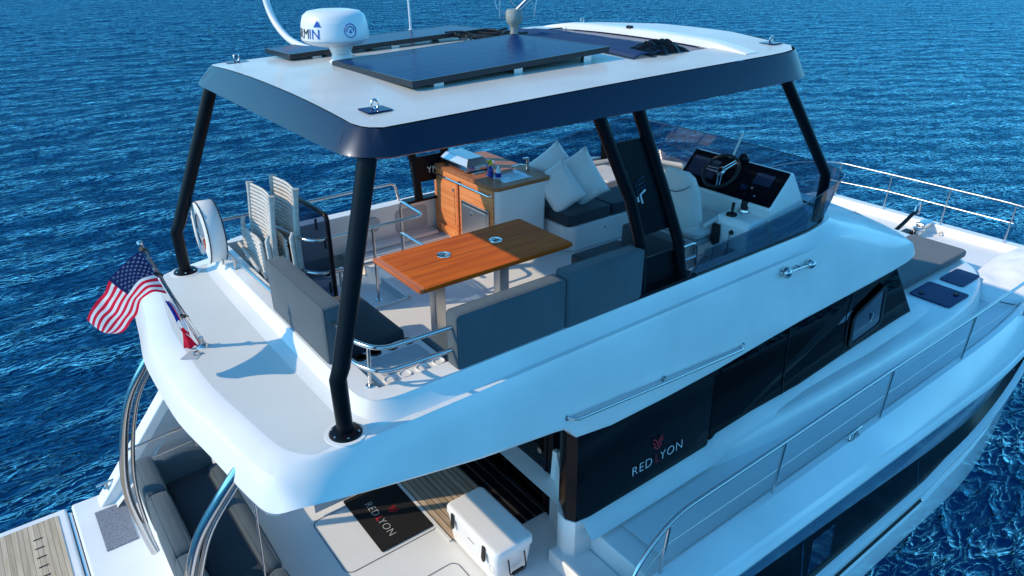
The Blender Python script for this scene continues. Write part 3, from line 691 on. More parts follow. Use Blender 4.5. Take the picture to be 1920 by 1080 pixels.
# posts carrying the hardtop --------------------------------------------------
def posts():
    def post(path, r, base=True, n=16, sc=None):
        o = MB().tube(path, r, n, sc=sc).build('hardtop_post','black_paint',boat,ang=50)
        if base:
            x,y,z = path[0]
            MB().lathe([(0,.028),(.075,.028),(.10,.018),(.108,0),(.108,-.02)],(x,y,z),n=32).build('post_foot','black_paint',o)
            MB().lathe([(.108,.004),(.135,.003),(.138,-.01)],(x,y,z),n=32).build('foot_gasket','gelcoat',o)
            for k in range(6): MB().lathe([(0,.008),(.007,.007),(.009,0)],(x+.088*cos(k*pi/3+.3),y+.088*sin(k*pi/3+.3),z+.022),n=10).build('bolt','steel',o)
    for s in (-1,1):
        bx = 0 if s < 0 else -.12
        post([(1.40+bx,s*1.60,3.452),(1.395+bx,s*1.595,3.86),(1.43+bx,s*1.585,3.93),(1.80,s*1.46,5.19)],[.052,.055,.056,.058])
        base = MB().box((3.98,s*1.49,3.57),(4.82,s*1.60,3.60))
        o = None
        X = 4.16 if s < 0 else 3.92
        dx = X-4.16; yy = 1.53 if s < 0 else 1.72
        a = MB().tube([(4.17+dx,s*yy,3.60),(4.13+dx,s*yy,4.04),(3.99+dx,s*(yy-.02),4.45),(3.62+dx*.5,s*(yy-.08 if s<0 else 1.45),5.20)],[.050,.05,.05,.05],14).build('hardtop_post','black_paint',boat,ang=50)
        b = MB().tube([(4.70+dx,s*yy,3.60),(4.60+dx,s*yy,3.97),(4.40+dx,s*(yy-.02),4.40),(4.03+dx*.5,s*(yy-.08 if s<0 else 1.45),5.20)],[.050,.05,.05,.05],14).build('hardtop_post','black_paint',boat,ang=50)
        def at(p,q,z): t=(z-p[2])/(q[2]-p[2]); return p[0]+(q[0]-p[0])*t
        MB().box((3.98+dx,s*(yy-.06),3.575),(4.84+dx,s*(yy+.07),3.605)).build('post_foot','black_paint',a,bevel=.006)
        k = yy - .035
        A = [(4.17+dx,3.60),(4.13+dx,4.04),(3.99+dx,4.45),(3.62+dx*.5,5.20)]; B = [(4.70+dx,3.60),(4.60+dx,3.97),(4.40+dx,4.40),(4.03+dx*.5,5.20)]
        def ix(L,z):
            for p,q in zip(L,L[1:]):
                if p[1] <= z <= q[1]: return p[0]+(q[0]-p[0])*(z-p[1])/(q[1]-p[1])
        def pnl(z0,z1,name):
            zs = [z0+(z1-z0)*t/6 for t in range(7)]
            yk = lambda z: s*(k - (.06*max(0,(z-4.4)/.8) if s < 0 else .27*max(0,(z-4.2)/1.0)))
            L = [(ix(A,z)+.02,yk(z),z) for z in zs]; Rr = [(ix(B,z)-.02,yk(z),z) for z in zs]
            return MB().grid([[l,r] for l,r in zip(L,Rr)]).build(name,'black_paint',a,solid=.02,flat=True), yk
        if s < 0:
            up,yk = pnl(4.10,4.92,'side_panel'); pnl(3.61,3.88,'side_panel')
            def fp(a_,b_): z = 4.52 + b_; return Vector((4.10 + a_ - .30*b_, yk(z)-.013, z))
            mb = MB()
            for st in ([(-.045,-.10),(-.045,-.055)],[(-.045,-.045),(-.045,.05),(.0,.075),(.075,.10)],[(-.02,.03),(.06,.05),(.065,.02),(-.03,-.005)]): mb.tube([fp(*q) for q in st],.0075,5)
            mb.build('maker_emblem','screen',up)
            mb = MB()
            for st in ([(-.045,-.105),(-.045,-.06)],[(-.005,-.125),(-.01,-.05),(.055,-.02)]): mb.tube([fp(*q) for q in st],.008,5)
            mb.build('maker_emblem','print_white',up)
        else:
            up,yk = pnl(3.80,4.10,'side_panel'); pnl(4.75,5.1,'side_panel')
            text('YM', .10, 'print_white', up, (4.10,1.665,3.90),(1,0,0),(0,0,1), space=1.15)
    post([(6.90,-1.50,3.60),(6.91,-1.50,4.08),(6.88,-1.50,4.14),(5.97,-1.42,5.20)],.052,False)
    post([(6.75,1.56,3.60),(6.72,1.56,4.08),(6.68,1.55,4.14),(5.97,1.42,5.20)],.052,False)
posts()

# windscreen ---------------------------------------------------------------
def screen():
    base = [(4.72,-1.585,3.58),(5.6,-1.585,3.58),(6.4,-1.585,3.58),(6.8,-1.55,3.58),(7.1,-1.46,3.58),(7.33,-1.28,3.58),(7.42,-1.0,3.58),(7.47,-.5,3.58),(7.49,0,3.58)]
    top = [(4.90,-1.62,3.84),(5.6,-1.64,3.88),(6.4,-1.66,3.97),(6.75,-1.66,4.05),(7.05,-1.62,4.10),(7.22,-1.42,4.11),(7.29,-1.08,4.11),(7.32,-.5,4.11),(7.33,0,4.11)]
    B = curve(base,5); T = curve(top,5)
    def full(L): return [Vector(p) for p in L] + [Vector((p.x,-p.y if p.x > 6.5 else -p.y*1.08,p.z)) for p in reversed(L[:-1])]
    FB, FT = full(B), full(T)
    g = MB().grid([[b,t] for b,t in zip(FB,FT)]).build('windscreen','tinted_glass',boat,ang=60)
    MB().tube([p+Vector((0,0,.004)) for p in FB],.011,6).build('seal','black_rubber',g)
    MB().tube(FT,.0055,6).build('glass_edge','screen',g)
    MB().tube([FB[0],FT[0]],.006,6).build('glass_edge','screen',g)
    # inner trim strip on the port rim ahead of the sun pad
    MB().grid([[(x,y,3.585),(x,y,3.66)] for x,y in ((6.2,1.50),(6.9,1.38),(7.15,1.15),(7.30,.7),(7.32,0),(7.28,-.5))]).build('dash_trim','pale_grey',boat,solid=.02)
screen()

# stainless rails ------------------------------------------------------------
def rail(name, paths, r=.0165, parent=None, posts=(), pr=.0135, feet=True, m='steel'):
    o = MB()
    for p in paths: o.tube(p, r, 10)
    o = o.build(name,m,parent or boat,ang=60)
    for a,b in posts:
        q = MB().tube([a,b], pr, 8).build('stanchion','steel',o,ang=60)
        if feet: MB().lathe([(0,.008),(.03,.006),(.034,0)],a,n=16).build('stanchion_base','steel',q)
    return o
def rails():
    for z,k in ((3.90,0),(3.71,1)):
        pass
    rail('corner_rail',[bend([(1.66,-.95,3.90),(1.645,-1.30,3.90),(1.74,-1.50,3.90),(2.32,-1.53,3.90)],.16,8),
                        bend([(1.66,-.95,3.72),(1.645,-1.30,3.72),(1.74,-1.50,3.72),(2.32,-1.53,3.72)],.16,8)],
         posts=[((1.70,-1.38,3.575),(1.70,-1.41,3.9))])
    rail('stair_rail',[bend([(1.98,1.28,3.90),(2.10,.60,3.90),(2.18,.50,3.9),(3.27,.50,3.90),(3.30,1.00,3.90),(3.29,1.00,3.16)],.09,6),
                       bend([(1.98,1.28,3.58),(2.10,.60,3.58),(2.18,.50,3.58),(2.72,.48,3.56),(2.95,.49,3.56)],.09,6),
                       [(3.29,1.00,3.55),(3.28,.53,3.56)]],
         posts=[((2.72,.49,3.152),(2.72,.49,3.9)),((2.06,.98,3.152),(2.06,.98,3.9))])
    rail('side_rail',[bend([(1.60,1.86,3.79),(3.70,1.86,3.79),(3.74,1.86,3.58)],.07,6)],posts=[((1.95,1.86,3.575),(1.95,1.86,3.79))])
    rail('aft_rail',[[(1.60,1.22,3.70),(1.62,.0,3.70)]],r=.016,posts=[((1.61,1.1,3.575),(1.61,1.1,3.7))])
    rail('stair_grab_rail',[bend([(2.50,.70,3.16),(2.50,.72,3.40),(2.55,.95,3.40),(2.55,.97,3.16)],.09,7)],r=.014)
    rail('helm_rail',[bend([(4.56,-1.50,3.86),(4.90,-1.50,3.86),(4.93,-1.50,3.58)],.06,6),[(4.60,-1.50,3.72),(4.92,-1.50,3.72)]],r=.014)
    # long grab rail outside
    pts = [(3.10,-1.84,2.955),(3.15,-1.90,2.945),(4.21,-1.905,2.87),(5.28,-1.90,2.80),(5.34,-1.84,2.80)]
    gr = rail('grab_rail',[bend(pts,.05,5)],r=.0155)
    for x,z in ((3.10,2.955),(4.21,2.87),(5.34,2.80)): MB().cyl((x,-1.81,z),(x,-1.853,z),.028,16).build('flange','steel',gr)
    MB().cyl((4.21,-1.83,2.87),(4.21,-1.905,2.87),.011,10).build('bracket','steel',gr)
    # deck rail: starboard side and across the bow
    tops = [(3.06,-2.58,1.55),(3.25,-2.58,1.95),(3.62,-2.58,2.20),(5.06,-2.60,2.24),(7.0,-2.60,2.26),(8.97,-2.62,2.28),(11.0,-2.62,2.30),(12.6,-2.35,2.32)]
    feet = [3.52,5.06,7.00,8.97,10.9]
    r = rail('deck_rail',[bend(tops,.25,6)],r=.018,posts=[((x,-2.58-.01*(x>6),1.62),(x+.02,-2.60,2.23 if x>4 else 2.14)) for x in feet],pr=.0145)
    MB().tube([(3.2,-2.58,1.70),(3.54,-2.58,1.93)]+[(x,-2.59,1.93) for x in feet[1:]]+[(12.3,-2.4,1.95)],.0035,6).build('guard_wire','steel',r)
    bow = [(8.0,2.62,2.28),(11.2,2.62,2.30),(12.9,2.35,2.32),(13.52,1.9,2.32),(13.54,.75,2.32),(13.54,-.33,2.32),(13.54,-1.4,2.32),(13.3,-2.1,2.32)]
    r2 = rail('deck_rail',[bend(bow,.3,6)],r=.014,m='brushed',posts=[((13.50,y,1.66),(13.54,y,2.32)) for y in (1.75,.74,-.31,-1.36)],pr=.0145)
    MB().tube([(11.2,2.6,2.0),(13.3,1.9,2.0),(13.52,.75,2.0),(13.52,-.33,2.0),(13.52,-1.4,2.0)],.006,6).build('guard_wire','brushed',r2)
    # mooring cleats
    for x,y,z,s in ((6.45,-2.60,1.645,1),(.22,2.46,.80,1)):
        c = MB(); c.tube([(x-.16,y,z+.06),(x-.12,y,z+.068),(x+.12,y,z+.068),(x+.16,y,z+.06)],[.008,.014,.014,.008],10)
        for d in (-.05,.05): c.tube([(x+d*1.3,y,z),(x+d,y,z+.065)],[.018,.011],8)
        c.add([(x-.1,y-.03,z+.001),(x+.1,y-.03,z+.001),(x+.1,y+.03,z+.001),(x-.1,y+.03,z+.001)],[(0,1,2,3)])
        c.build('mooring_cleat','steel',boat,ang=50)
    # curved stern tubes holding the overhang
    for ya,yb in ((.72,1.02),(-1.28,-.95)):
        for d,rr in ((0,.036),(.075,.018)):
            P = curve([(.84+d,ya-.03,3.34),(.66+d,ya,3.12),(.46+d,ya+.08,2.76),(.33+d,ya+.17,2.25),(.265+d,ya+.24,1.75),(.30+d*.6,yb,1.20),(.34+d*.4,yb,.9)],6)
            MB().tube(P,rr,12).build('stern_tube','steel',boat,ang=60)
    MB().cyl((.80,-1.47,3.12),(.72,-1.40,.95),.006,6).build('stay_wire','steel',boat)
rails()
# cockpit and stern -----------------------------------------------------------
def stern():
    MB().box((-.22,-2.62,.05),(.62,2.62,.64)).build('stern_deck','gelcoat',boat,bevel=.03,seg=3)
    MB().box((.40,-1.4,.64),(.62,1.9,1.30)).build('transom','gelcoat',boat,bevel=.05,seg=3)
    pf = MB().box((-2.3,-2.2,.36),(-.27,2.66,.60)).build('swim_platform','gelcoat',boat,bevel=.03,seg=3)
    sl_ = MB().box((-2.2,-2.1,.604),(-.36,2.56,.61))
    for k in range(11):
        y = 2.28 - .15*k
        sl_.box((-.62,y,.6105),(-.535,y+.018,.6125),1)
        sl_.add([(-1.02,y,.612),(-.94,y-.05,.612),(-.935,y-.035,.612),(-1.015,y+.015,.612)],[(0,1,2,3)],1)
    sl_.build('teak_deck',['teak_platform','black_rubber'],pf)
    MB().tube([(-.245,2.55,.57),(-.245,-2.2,.57)],.018,8).build('platform_hinge','steel',boat)
    # port side wing bulwark running up to the overhang
    w = [(.02,.62),(.20,.83),(1.0,1.84),(1.85,2.92),(3.2,2.92),(3.2,1.33),(1.6,1.33),(1.3,.64)]
    MB().slab([(x,2.36,z) for x,z in w],(0,.22,0)).build('side_wing','gelcoat',boat,bevel=.025,seg=3)
    MB().slab([(x,2.355,z) for x,z in ((.30,.80),(1.05,1.72),(1.5,1.75),(1.28,.80))],(0,-.004,0)).build('wing_panel','pale_grey',boat)
    rail('stern_rail',[[(.42,2.28,1.30),(1.10,2.28,1.34),(1.12,2.28,1.0)],[(.44,2.28,1.08),(1.08,2.28,1.12)]],r=.016)
    # low starboard bulwark
    MB().box((.1,-2.5,.6),(3.3,-2.3,1.38)).build('side_wing','gelcoat',boat,bevel=.04)
    # teak sole strip before the door, hatch outline in the cockpit sole
    MB().box((2.66,-.75,1.048),(3.30,2.0,1.056)).build('teak_sole','teak_deck',boat)
    MB().box((2.625,-.75,1.048),(2.658,2.0,1.060)).build('sole_trim','gelcoat',boat)
    for a,b,c,d in ((1.67,-.52,2.66,.30),(1.78,-1.75,2.55,-.98)):
        MB().tube([(x,y,1.047) for x,y in rrect(a,b,c,d,.08)]+[(c-.08,b,1.047)],.0045,6).build('hatch_seam','seam',boat)
    # bench under the overhang
    b = thing('cockpit_sofa','dark grey padded cockpit sofa with curved armrest behind the chrome stern tubes','sofa',(.8,.3,1.046))
    MB().box((.60,-1.35,1.046),(1.12,1.75,1.30)).build('seat_base','gelcoat',b,bevel=.03)
    cushion((.62,-.42,1.29),(1.05,1.36,1.42),'seat_cushion','dark_fabric',b,r=.04,crown=.012)
    cushion((.62,-1.35,1.29),(1.05,-.425,1.42),'seat_cushion','dark_fabric',b,r=.04,crown=.012)
    cushion((1.00,-.42,1.28),(1.16,1.30,1.47),'front_roll','grey_fabric',b,r=.07,crown=.01)
    cushion((1.00,-1.35,1.28),(1.16,-.425,1.47),'front_roll','grey_fabric',b,r=.07,crown=.01)
    cushion((.385,-.10,1.22),(.57,.80,1.76),'back_cushion','grey_fabric',b,r=.06,crown=.012)
    cushion((.385,-1.3,1.22),(.57,-.105,1.76),'back_cushion','grey_fabric',b,r=.06,crown=.012)
    cushion((.385,.805,1.22),(.57,1.42,1.76),'back_cushion','grey_fabric',b,r=.06,crown=.012)
    # curved armrest at the port end
    rows = []
    for i in range(15):
        t = i/14; x = .50 + .58*t; h = .25*sin(pi*(.18+.72*t))**.6
        rows.append([(x,1.30,1.36),(x,1.30,1.40+h*.9),(x,1.335,1.44+h),(x,1.42,1.45+h),(x,1.46,1.40+h*.9),(x,1.46,1.30)])
    m = MB().grid(rows); m.add(rows[0],[tuple(range(6))]); m.add(rows[-1],[tuple(range(6))[::-1]])
    m.build('armrest','grey_fabric',b,ang=60,bevel=.02,seg=3)
stern()
def cockpit_things():
    t = MB().prism([(x,y) for x,y in rrect(2.05,-.475,2.62,.38,.015)],1.049,1.062).build('doormat','mat_black',loc=(2.33,-.05,1.049))
    tag(t,'black rectangular doormat with white and red lettering on the cockpit floor','doormat')
    U,V = (0,-1,0),(1,0,0)
    text('RED',.115,'print_white',t,(2.20,.20,1.0635),U,V,depth=.001,space=1.1,align='LEFT',off=-.003)
    text('L',.115,'print_red',t,(2.20,-.045,1.0635),U,V,depth=.001,align='LEFT')
    text('YON',.115,'print_white',t,(2.20,-.09,1.0635),U,V,depth=.001,space=1.1,align='LEFT',off=-.003)
    crest(t, lambda a,b: Vector((2.36+b*.085, -.045-a*.085, 1.0635)))
    g = MB().box((-.03,1.62,.642),(.27,2.30,.652)).build('doormat','woven_grey',loc=(.12,1.96,.642))
    tag(g,'grey woven mat lying on the white stern deck beside the cleat','mat')
    # cool box
    c = thing('cool_box','large white rotomoulded cool box with black rubber latches on the cockpit floor','cooler',(2.85,-1.10,1.056))
    MB().map(lambda v: v)
    bd = MB(); P0 = rrect(2.67,-1.47,3.03,-.74,.05); P1 = rrect(2.645,-1.505,3.055,-.70,.05)
    bd.grid([[(x,y,1.075) for x,y in P0],[(x,y,1.40) for x,y in P1]],close=True); bd.add([(x,y,1.075) for x,y in P0],[tuple(range(len(P0)))[::-1]])
    bd.add([(x,y,1.40) for x,y in P1],[tuple(range(len(P1)))])
    body = bd.build('body','cooler_white',c,bevel=.008)
    L = MB(); q0 = rrect(2.635,-1.52,3.065,-.69,.055); q1 = rrect(2.645,-1.51,3.055,-.70,.05); q2 = rrect(2.675,-1.475,3.03,-.73,.05)
    L.grid([[(x,y,1.408) for x,y in q0],[(x,y,1.465) for x,y in q0],[(x,y,1.487) for x,y in q1],[(x,y,1.50) for x,y in q2]],close=True)
    L.add([(x,y,1.408) for x,y in q0],[tuple(range(len(q0)))[::-1]]); L.add([(x,y,1.50) for x,y in q2],[tuple(range(len(q2)))])
    L.build('lid','cooler_white',c,bevel=.005)
    MB().box((2.655,-1.49,1.399),(3.045,-.72,1.409)).build('gasket','black_rubber',c)
    for y in (-.84,-1.34):
        MB().slab([(2.632,y-.02,1.47),(2.632,y+.02,1.47),(2.626,y+.028,1.33),(2.626,y+.012,1.30),(2.626,y-.012,1.30),(2.626,y-.028,1.33)],(-.014,0,0)).build('latch','black_rubber',c,bevel=.003)
        MB().box((2.634,y-.06,1.42),(2.640,y+.06,1.46)).build('latch_recess','cooler_white',c)
    text('COOLER',.028,'print_black',body,(2.648,-1.06,1.36),(0,-1,0),(.05,0,1),depth=.0008)if False else None
    MB().box((2.6475,-1.16,1.335),(2.6485,-1.05,1.342)).build('name_strip','print_black',body)
    for k in range(1): MB().tube([(2.653,-1.42+.035*cos(a),1.25+.045*sin(a)) for a in [2*pi*i/20 for i in range(21)]],.0015,5).build('round_badge','pale_grey',body)
    h = bend([(2.77,-1.515,1.36),(2.77,-1.54,1.20),(2.95,-1.54,1.20),(2.95,-1.515,1.36)],.02,4)
    MB().tube(h,.007,8).build('rope_handle','black_rubber',c)
    MB().tube([(2.80,-1.54,1.20),(2.92,-1.54,1.20)],.017,10).build('handle_grip','black_rubber',c)
    for x in (2.70,3.0):
        for y in (-1.43,-.78): MB().cyl((x,y,1.0565),(x,y,1.076),.03,12).build('foot','black_rubber',c)
cockpit_things()

# furniture on the flybridge ----------------------------------------------------
def fly_things():
    # dining table
    t = thing('dining_table','rectangular varnished wooden table on two steel pedestals between the grey seats','table',(3.2,-.48,3.15))
    MB().prism(rrect(2.47,-.87,3.99,-.09,.02),3.845,3.878).build('table_top','table_wood',t,bevel=.006)
    MB().prism(rrect(2.41,-.87,2.468,-.09,.02,3),3.845,3.878).build('end_board','table_edge',t,bevel=.006)
    MB().box((2.47,-.482,3.8782),(3.98,-.478,3.8788)).build('leaf_seam','black_rubber',t)
    MB().prism(rrect(2.43,-.85,3.97,-.11,.02),3.83,3.8445).build('under_frame','table_edge',t)
    for x in (2.80,3.48):
        l = MB().box((x-.055,-.53,3.16),(x+.055,-.43,3.832)).build('pedestal','brushed',t,bevel=.012)
        MB().box((x-.11,-.60,3.151),(x+.11,-.36,3.165)).build('pedestal_foot','brushed',l,bevel=.004)
    for x,y in ((2.93,-.40),(3.48,-.40)):
        k = MB().lathe([(.062,.0),(.060,.006),(.045,.007),(.043,.001),(0,.001)],(x,y,3.879)).build('deck_fitting','steel',t)
        MB().box((x-.035,y-.007,3.881),(x+.035,y+.007,3.890)).build('fitting_handle','steel',k,bevel=.003)
    # wet bar
    b = thing('wet_bar','white flybridge galley unit with teak front, sink and fridge door','wet bar',(4.5,1.1,3.15))
    O = rrect(4.16,.52,4.86,1.74,.07)
    MB().prism(O,3.15,3.95).build('cabinet','gelcoat',b,ang=40)
    fp = MB().box((4.148,.56,3.17),(4.162,1.72,3.94)).build('teak_front','bar_wood',b)
    for y0,y1,z0,z1 in ((1.22,1.66,3.32,3.82),(1.22,1.66,3.20,3.30)):
        d = MB(); d.box((4.138,y0,z0),(4.149,y1,z1)); dd = d.build('cabinet_door','bar_wood',b,bevel=.004)
        MB().box((4.132,y0+.06,z0+.03),(4.139,y1-.06,z1-.03)).build('door_panel','bar_wood',dd,bevel=.003)
    MB().box((4.130,1.20,3.18),(4.140,1.235,3.86)).build('stile','table_edge',b)
    MB().cyl((4.138,1.30,3.77),(4.128,1.30,3.77),.018,14).build('latch','brushed',b)
    fr = MB().box((4.128,.62,3.18),(4.148,1.14,3.70)).build('fridge_door','brushed',b,bevel=.004)
    MB().box((4.122,.66,3.20),(4.129,1.10,3.66)).build('door_skin','brushed',fr,bevel=.003)
    MB().box((4.126,.63,3.675),(4.130,1.13,3.69)).build('door_gap','black_rubber',fr)
    MB().box((4.116,.90,3.57),(4.124,.95,3.61)).build('latch','steel',fr,bevel=.003)
    # worktop with a real sink opening
    sx0,sx1,sy0,sy1 = 4.33,4.74,.60,.98
    T = MB(); out = rrect(4.13,.49,4.89,1.77,.06,4); inn = rrect(sx0,sy0,sx1,sy1,.03,4)
    n = len(out)
    for z in (3.95,3.99): T.grid([[(x,y,z) for x,y in out],[(x,y,z) for x,y in inn]],close=True,flip=(z > 3.96))
    T.grid([[(x,y,3.95) for x,y in out],[(x,y,3.99) for x,y in out]],close=True); T.grid([[(x,y,3.99) for x,y in inn],[(x,y,3.95) for x,y in inn]],close=True)
    T.build('worktop','bar_top_wood',b,ang=30)
    S = MB(); a0 = rrect(sx0+.01,sy0+.01,sx1-.01,sy1-.01,.03,4); a1 = rrect(sx0+.03,sy0+.03,sx1-.03,sy1-.03,.04,4)
    S.grid([[(x,y,3.985) for x,y in inn],[(x,y,3.984) for x,y in a0],[(x,y,3.962) for x,y in a1]],close=True); S.add([(x,y,3.962) for x,y in a1],[tuple(range(len(a1)))])
    sk = S.build('sink','brushed',b,ang=40)
    MB().lathe([(0,0.002),(.022,.002),(.026,0)],(4.5,.78,3.962)).build('drain','steel',sk)
    f = MB().cyl((4.80,.80,3.99),(4.80,.80,4.13),.018,14).build('tap','steel',b)
    MB().tube(bend([(4.80,.80,4.05),(4.70,.81,4.075),(4.60,.82,4.07),(4.60,.82,4.055)],.01),.011,10).build('spout','steel',f)
    MB().box((4.74,.785,4.13),(4.81,.815,4.143)).build('lever','steel',f,bevel=.003)
    MB().tube(bend([(4.13,1.74,3.90),(4.09,1.74,3.90),(4.09,.56,3.90),(4.13,.56,3.90)],.01),.010,10).build('towel_rail','steel',b)
    MB().tube([(4.135,1.15,3.90),(4.09,1.15,3.90)],.009,8).build('rail_bracket','black_paint',b)
    MB().lathe([(0,.006),(.10,.006),(.115,.003),(.118,0)],(4.62,1.36,3.991),n=36).build('round_lid','pale_grey',b)
    # grill on the worktop
    g = thing('gas_grill','closed stainless table grill on the teak worktop of the wet bar','grill',(4.33,1.38,3.991))
    x0,x1,y0,y1 = 4.19,4.50,1.10,1.64
    MB().slab([(x0,y1,4.0),(x1,y1,4.0),(x1,y1,4.062),(x0+.005,y1,4.062)],(0,y0-y1,0)).build('body','steel',g,bevel=.006)
    H = MB(); a = [(x0,y0),(x1,y0),(x1,y1),(x0,y1)]; c_ = [(x0+.055,y0+.05),(x1-.05,y0+.05),(x1-.05,y1-.05),(x0+.055,y1-.05)]
    H.add([(x,y,4.064) for x,y in a]+[(x,y,4.135) for x,y in c_],[(0,1,5,4),(1,2,6,5),(2,3,7,6),(3,0,4,7),(4,5,6,7),(3,2,1,0)]); H.build('hood','brushed',g,bevel=.006)
    MB().box((x0-.008,y0+.08,4.055),(x0+.0,y1-.08,4.067)).build('handle','steel',g,bevel=.002)
    for x in (x0+.03,x1-.03):
        for y in (y0+.03,y1-.03): MB().cyl((x,y,3.9905),(x,y,4.002),.012,8).build('foot','black_rubber',g)
    MB().box((4.24,1.02,3.9912),(4.40,1.08,3.998)).build('drip_tray','brushed',g,bevel=.002)
    # bottles by the sink
    s = thing('spray_bottle','dark blue spray bottle with yellow trigger head in the sink','spray bottle',(4.38,.92,3.9625))
    MB().lathe([(0,0),(.032,0),(.034,.01),(.034,.08),(.025,.11),(.012,.125),(.012,.135)],(4.38,.92,3.9625)).build('bottle','bottle_blue',s)
    MB().box((4.362,.905,4.096),(4.398,.935,4.16)).build('trigger_head','yellow',s,bevel=.006)
    MB().box((4.335,.912,4.135),(4.365,.928,4.16)).build('nozzle','yellow',s,bevel=.004)
    MB().slab([(4.350,.915,4.135),(4.358,.915,4.135),(4.336,.915,4.075),(4.328,.915,4.078)],(0,.012,0)).build('trigger','bottle_blue',s)
    d = thing('soap_bottle','small white washing-up bottle with blue label beside the spray bottle','bottle',(4.42,.83,3.9625))
    MB().lathe([(0,0),(.030,0),(.032,.008),(.032,.085),(.022,.11),(.012,.118),(.012,.14),(.006,.15),(0,.15)],(4.42,.83,3.9625)).build('bottle','bottle_white',d)
    MB().lathe([(.0328,.02),(.0328,.07)],(4.42,.83,3.9625)).build('paper_label','bottle_blue',d)
    # sofa / sun pad forward of the bar
    f = thing('sunpad_sofa','L-shaped sun lounge with dark cushions forward of the wet bar','sun lounge',(5.9,.8,3.15))
    pl = [(4.90,.32),(5.02,.20),(5.9,.20),(6.3,.05),(7.0,.05),(7.18,.5),(7.15,1.1),(6.85,1.40),(6.2,1.55),(4.90,1.75)]
    MB().prism(pl,3.15,3.46).build('base','gelcoat',f,bevel=.03,seg=3)
    MB().cyl((5.45,.197,3.36),(5.45,.185,3.36),.012,10).build('latch','steel',f)
    def pad(poly,z0,z1,m,name='cushion'): return MB().prism(poly,z0,z1).build(name,m,f,bevel=.025,seg=3)
    pad(rrect(4.90,.20,5.55,.82,.05),3.462,3.60,'dark_fabric'); pad(rrect(5.56,.20,6.22,.82,.05),3.462,3.60,'dark_fabric')
    pad(rrect(4.90,.83,5.55,1.60,.05),3.462,3.58,'dark_fabric')
    for a in ((5.56,.83,6.10,1.50),(6.11,.83,6.62,1.44),(6.63,.83,7.06,1.26),(6.23,.12,6.68,.82),(6.69,.12,7.08,.82)): pad(rrect(*a,.04),3.462,3.60,'light_vinyl')
    # throw pillows
    def pillow(name,label,c,n,up,w=.46,h=.46):
        n = Vector(n).normalized(); up = Vector(up); up = (up-n*up.dot(n)).normalized(); r = up.cross(n); c = Vector(c); G = 16
        mb = MB()
        for sg in (1,-1):
            rows = []
            for i in range(G+1):
                u = i/G*2-1; row = []
                for j in range(G+1):
                    v = j/G*2-1; k = (1-u**2)*(1-v**2); th = .145*k**.40 if k > 0 else 0
                    pin = 1-.06*(1-abs(u)**2)*abs(v)**2; pin2 = 1-.06*(1-abs(v)**2)*abs(u)**2
                    th *= 1+.12*noise.noise(Vector((u*2.2,v*2.2,c.x*3)))
                    row.append(c + r*u*w/2*pin2 + up*v*h/2*pin + n*sg*th)
                rows.append(row)
            mb.grid(rows, flip=sg < 0)
        o = mb.build(name,'white_fabric',loc=tuple(c),ang=80); tag(o,label,'pillow','white throw pillows on the dark sofa')
    pillow('throw_pillow','white pillow leaning against the wet bar, lowest and nearest the tap',(5.02,.50,3.83),(-.5,-.68,.30),(-.55,.35,1),.42,.50)
    pillow('throw_pillow','white pillow standing behind the other two with its corner highest',(5.22,.80,3.92),(-.5,-.7,.25),(-.62,.42,1),.44,.52)
    pillow('throw_pillow','white pillow furthest from the wet bar, nearest the black posts',(5.36,.50,3.88),(-.5,-.76,.2),(-.48,.30,1),.40,.58)
    # aft and starboard seating
    q = thing('corner_seating','grey L-shaped flybridge seat cushions around the wooden table','seating',(2.4,-.9,3.43))
    cushion((1.76,-.82,3.43),(2.29,.08,3.55),'seat_cushion','dark_fabric',q,r=.035,crown=.01)
    cushion((2.38,-1.40,3.40),(3.32,-.86,3.50),'seat_cushion','grey_fabric',q,r=.035,crown=.008)
    cushion((3.33,-1.40,3.40),(4.30,-.86,3.50),'seat_cushion','grey_fabric',q,r=.035,crown=.008)
    cushion((4.33,-1.38,3.42),(4.98,-.46,3.54),'seat_cushion','dark_fabric',q,r=.035,crown=.008)
    def backrest(a,b,label,m='grey_fabric'):
        t = thing('seat_backrest',label,'backrest',((a[0]+b[0])/2,(a[1]+b[1])/2,a[2]),'grey seat backrests of the flybridge')
        cushion(a,b,'cushion',m,t,r=.03,crown=.006)
        x0,y0,z0 = a; x1,y1,z1 = b; long_x = (x1-x0) > (y1-y0)
        if long_x: P = [(x0+.008,y0+.045,z0+.03),(x0+.012,y0+.012,z1-.05),(x0+.045,y0+.012,z1-.014),(x1-.045,y0+.012,z1-.014),(x1-.012,y0+.012,z1-.05),(x1-.008,y0+.045,z0+.03)]
        else: P = [(x0+.045,y0+.008,z0+.03),(x0+.012,y0+.012,z1-.05),(x0+.012,y0+.045,z1-.014),(x0+.012,y1-.045,z1-.014),(x0+.012,y1-.012,z1-.05),(x0+.045,y1-.008,z0+.03)]
        MB().tube(P,.0045,6).build('piping',m,t,ang=60)
    backrest((1.585,-.97,3.56),(1.74,.12,4.02),'long grey backrest along the aft edge beside the folded chairs')
    backrest((2.28,-1.59,3.56),(3.275,-1.44,4.0),'grey backrest nearest the chrome corner rail, right of the table leg')
    backrest((3.28,-1.60,3.56),(4.12,-1.44,4.03),'grey backrest butting the black side posts')
    backrest((4.86,-1.30,3.54),(5.02,-.62,3.78),'short dark backrest forward of the black side panel','dark_fabric')
fly_things()
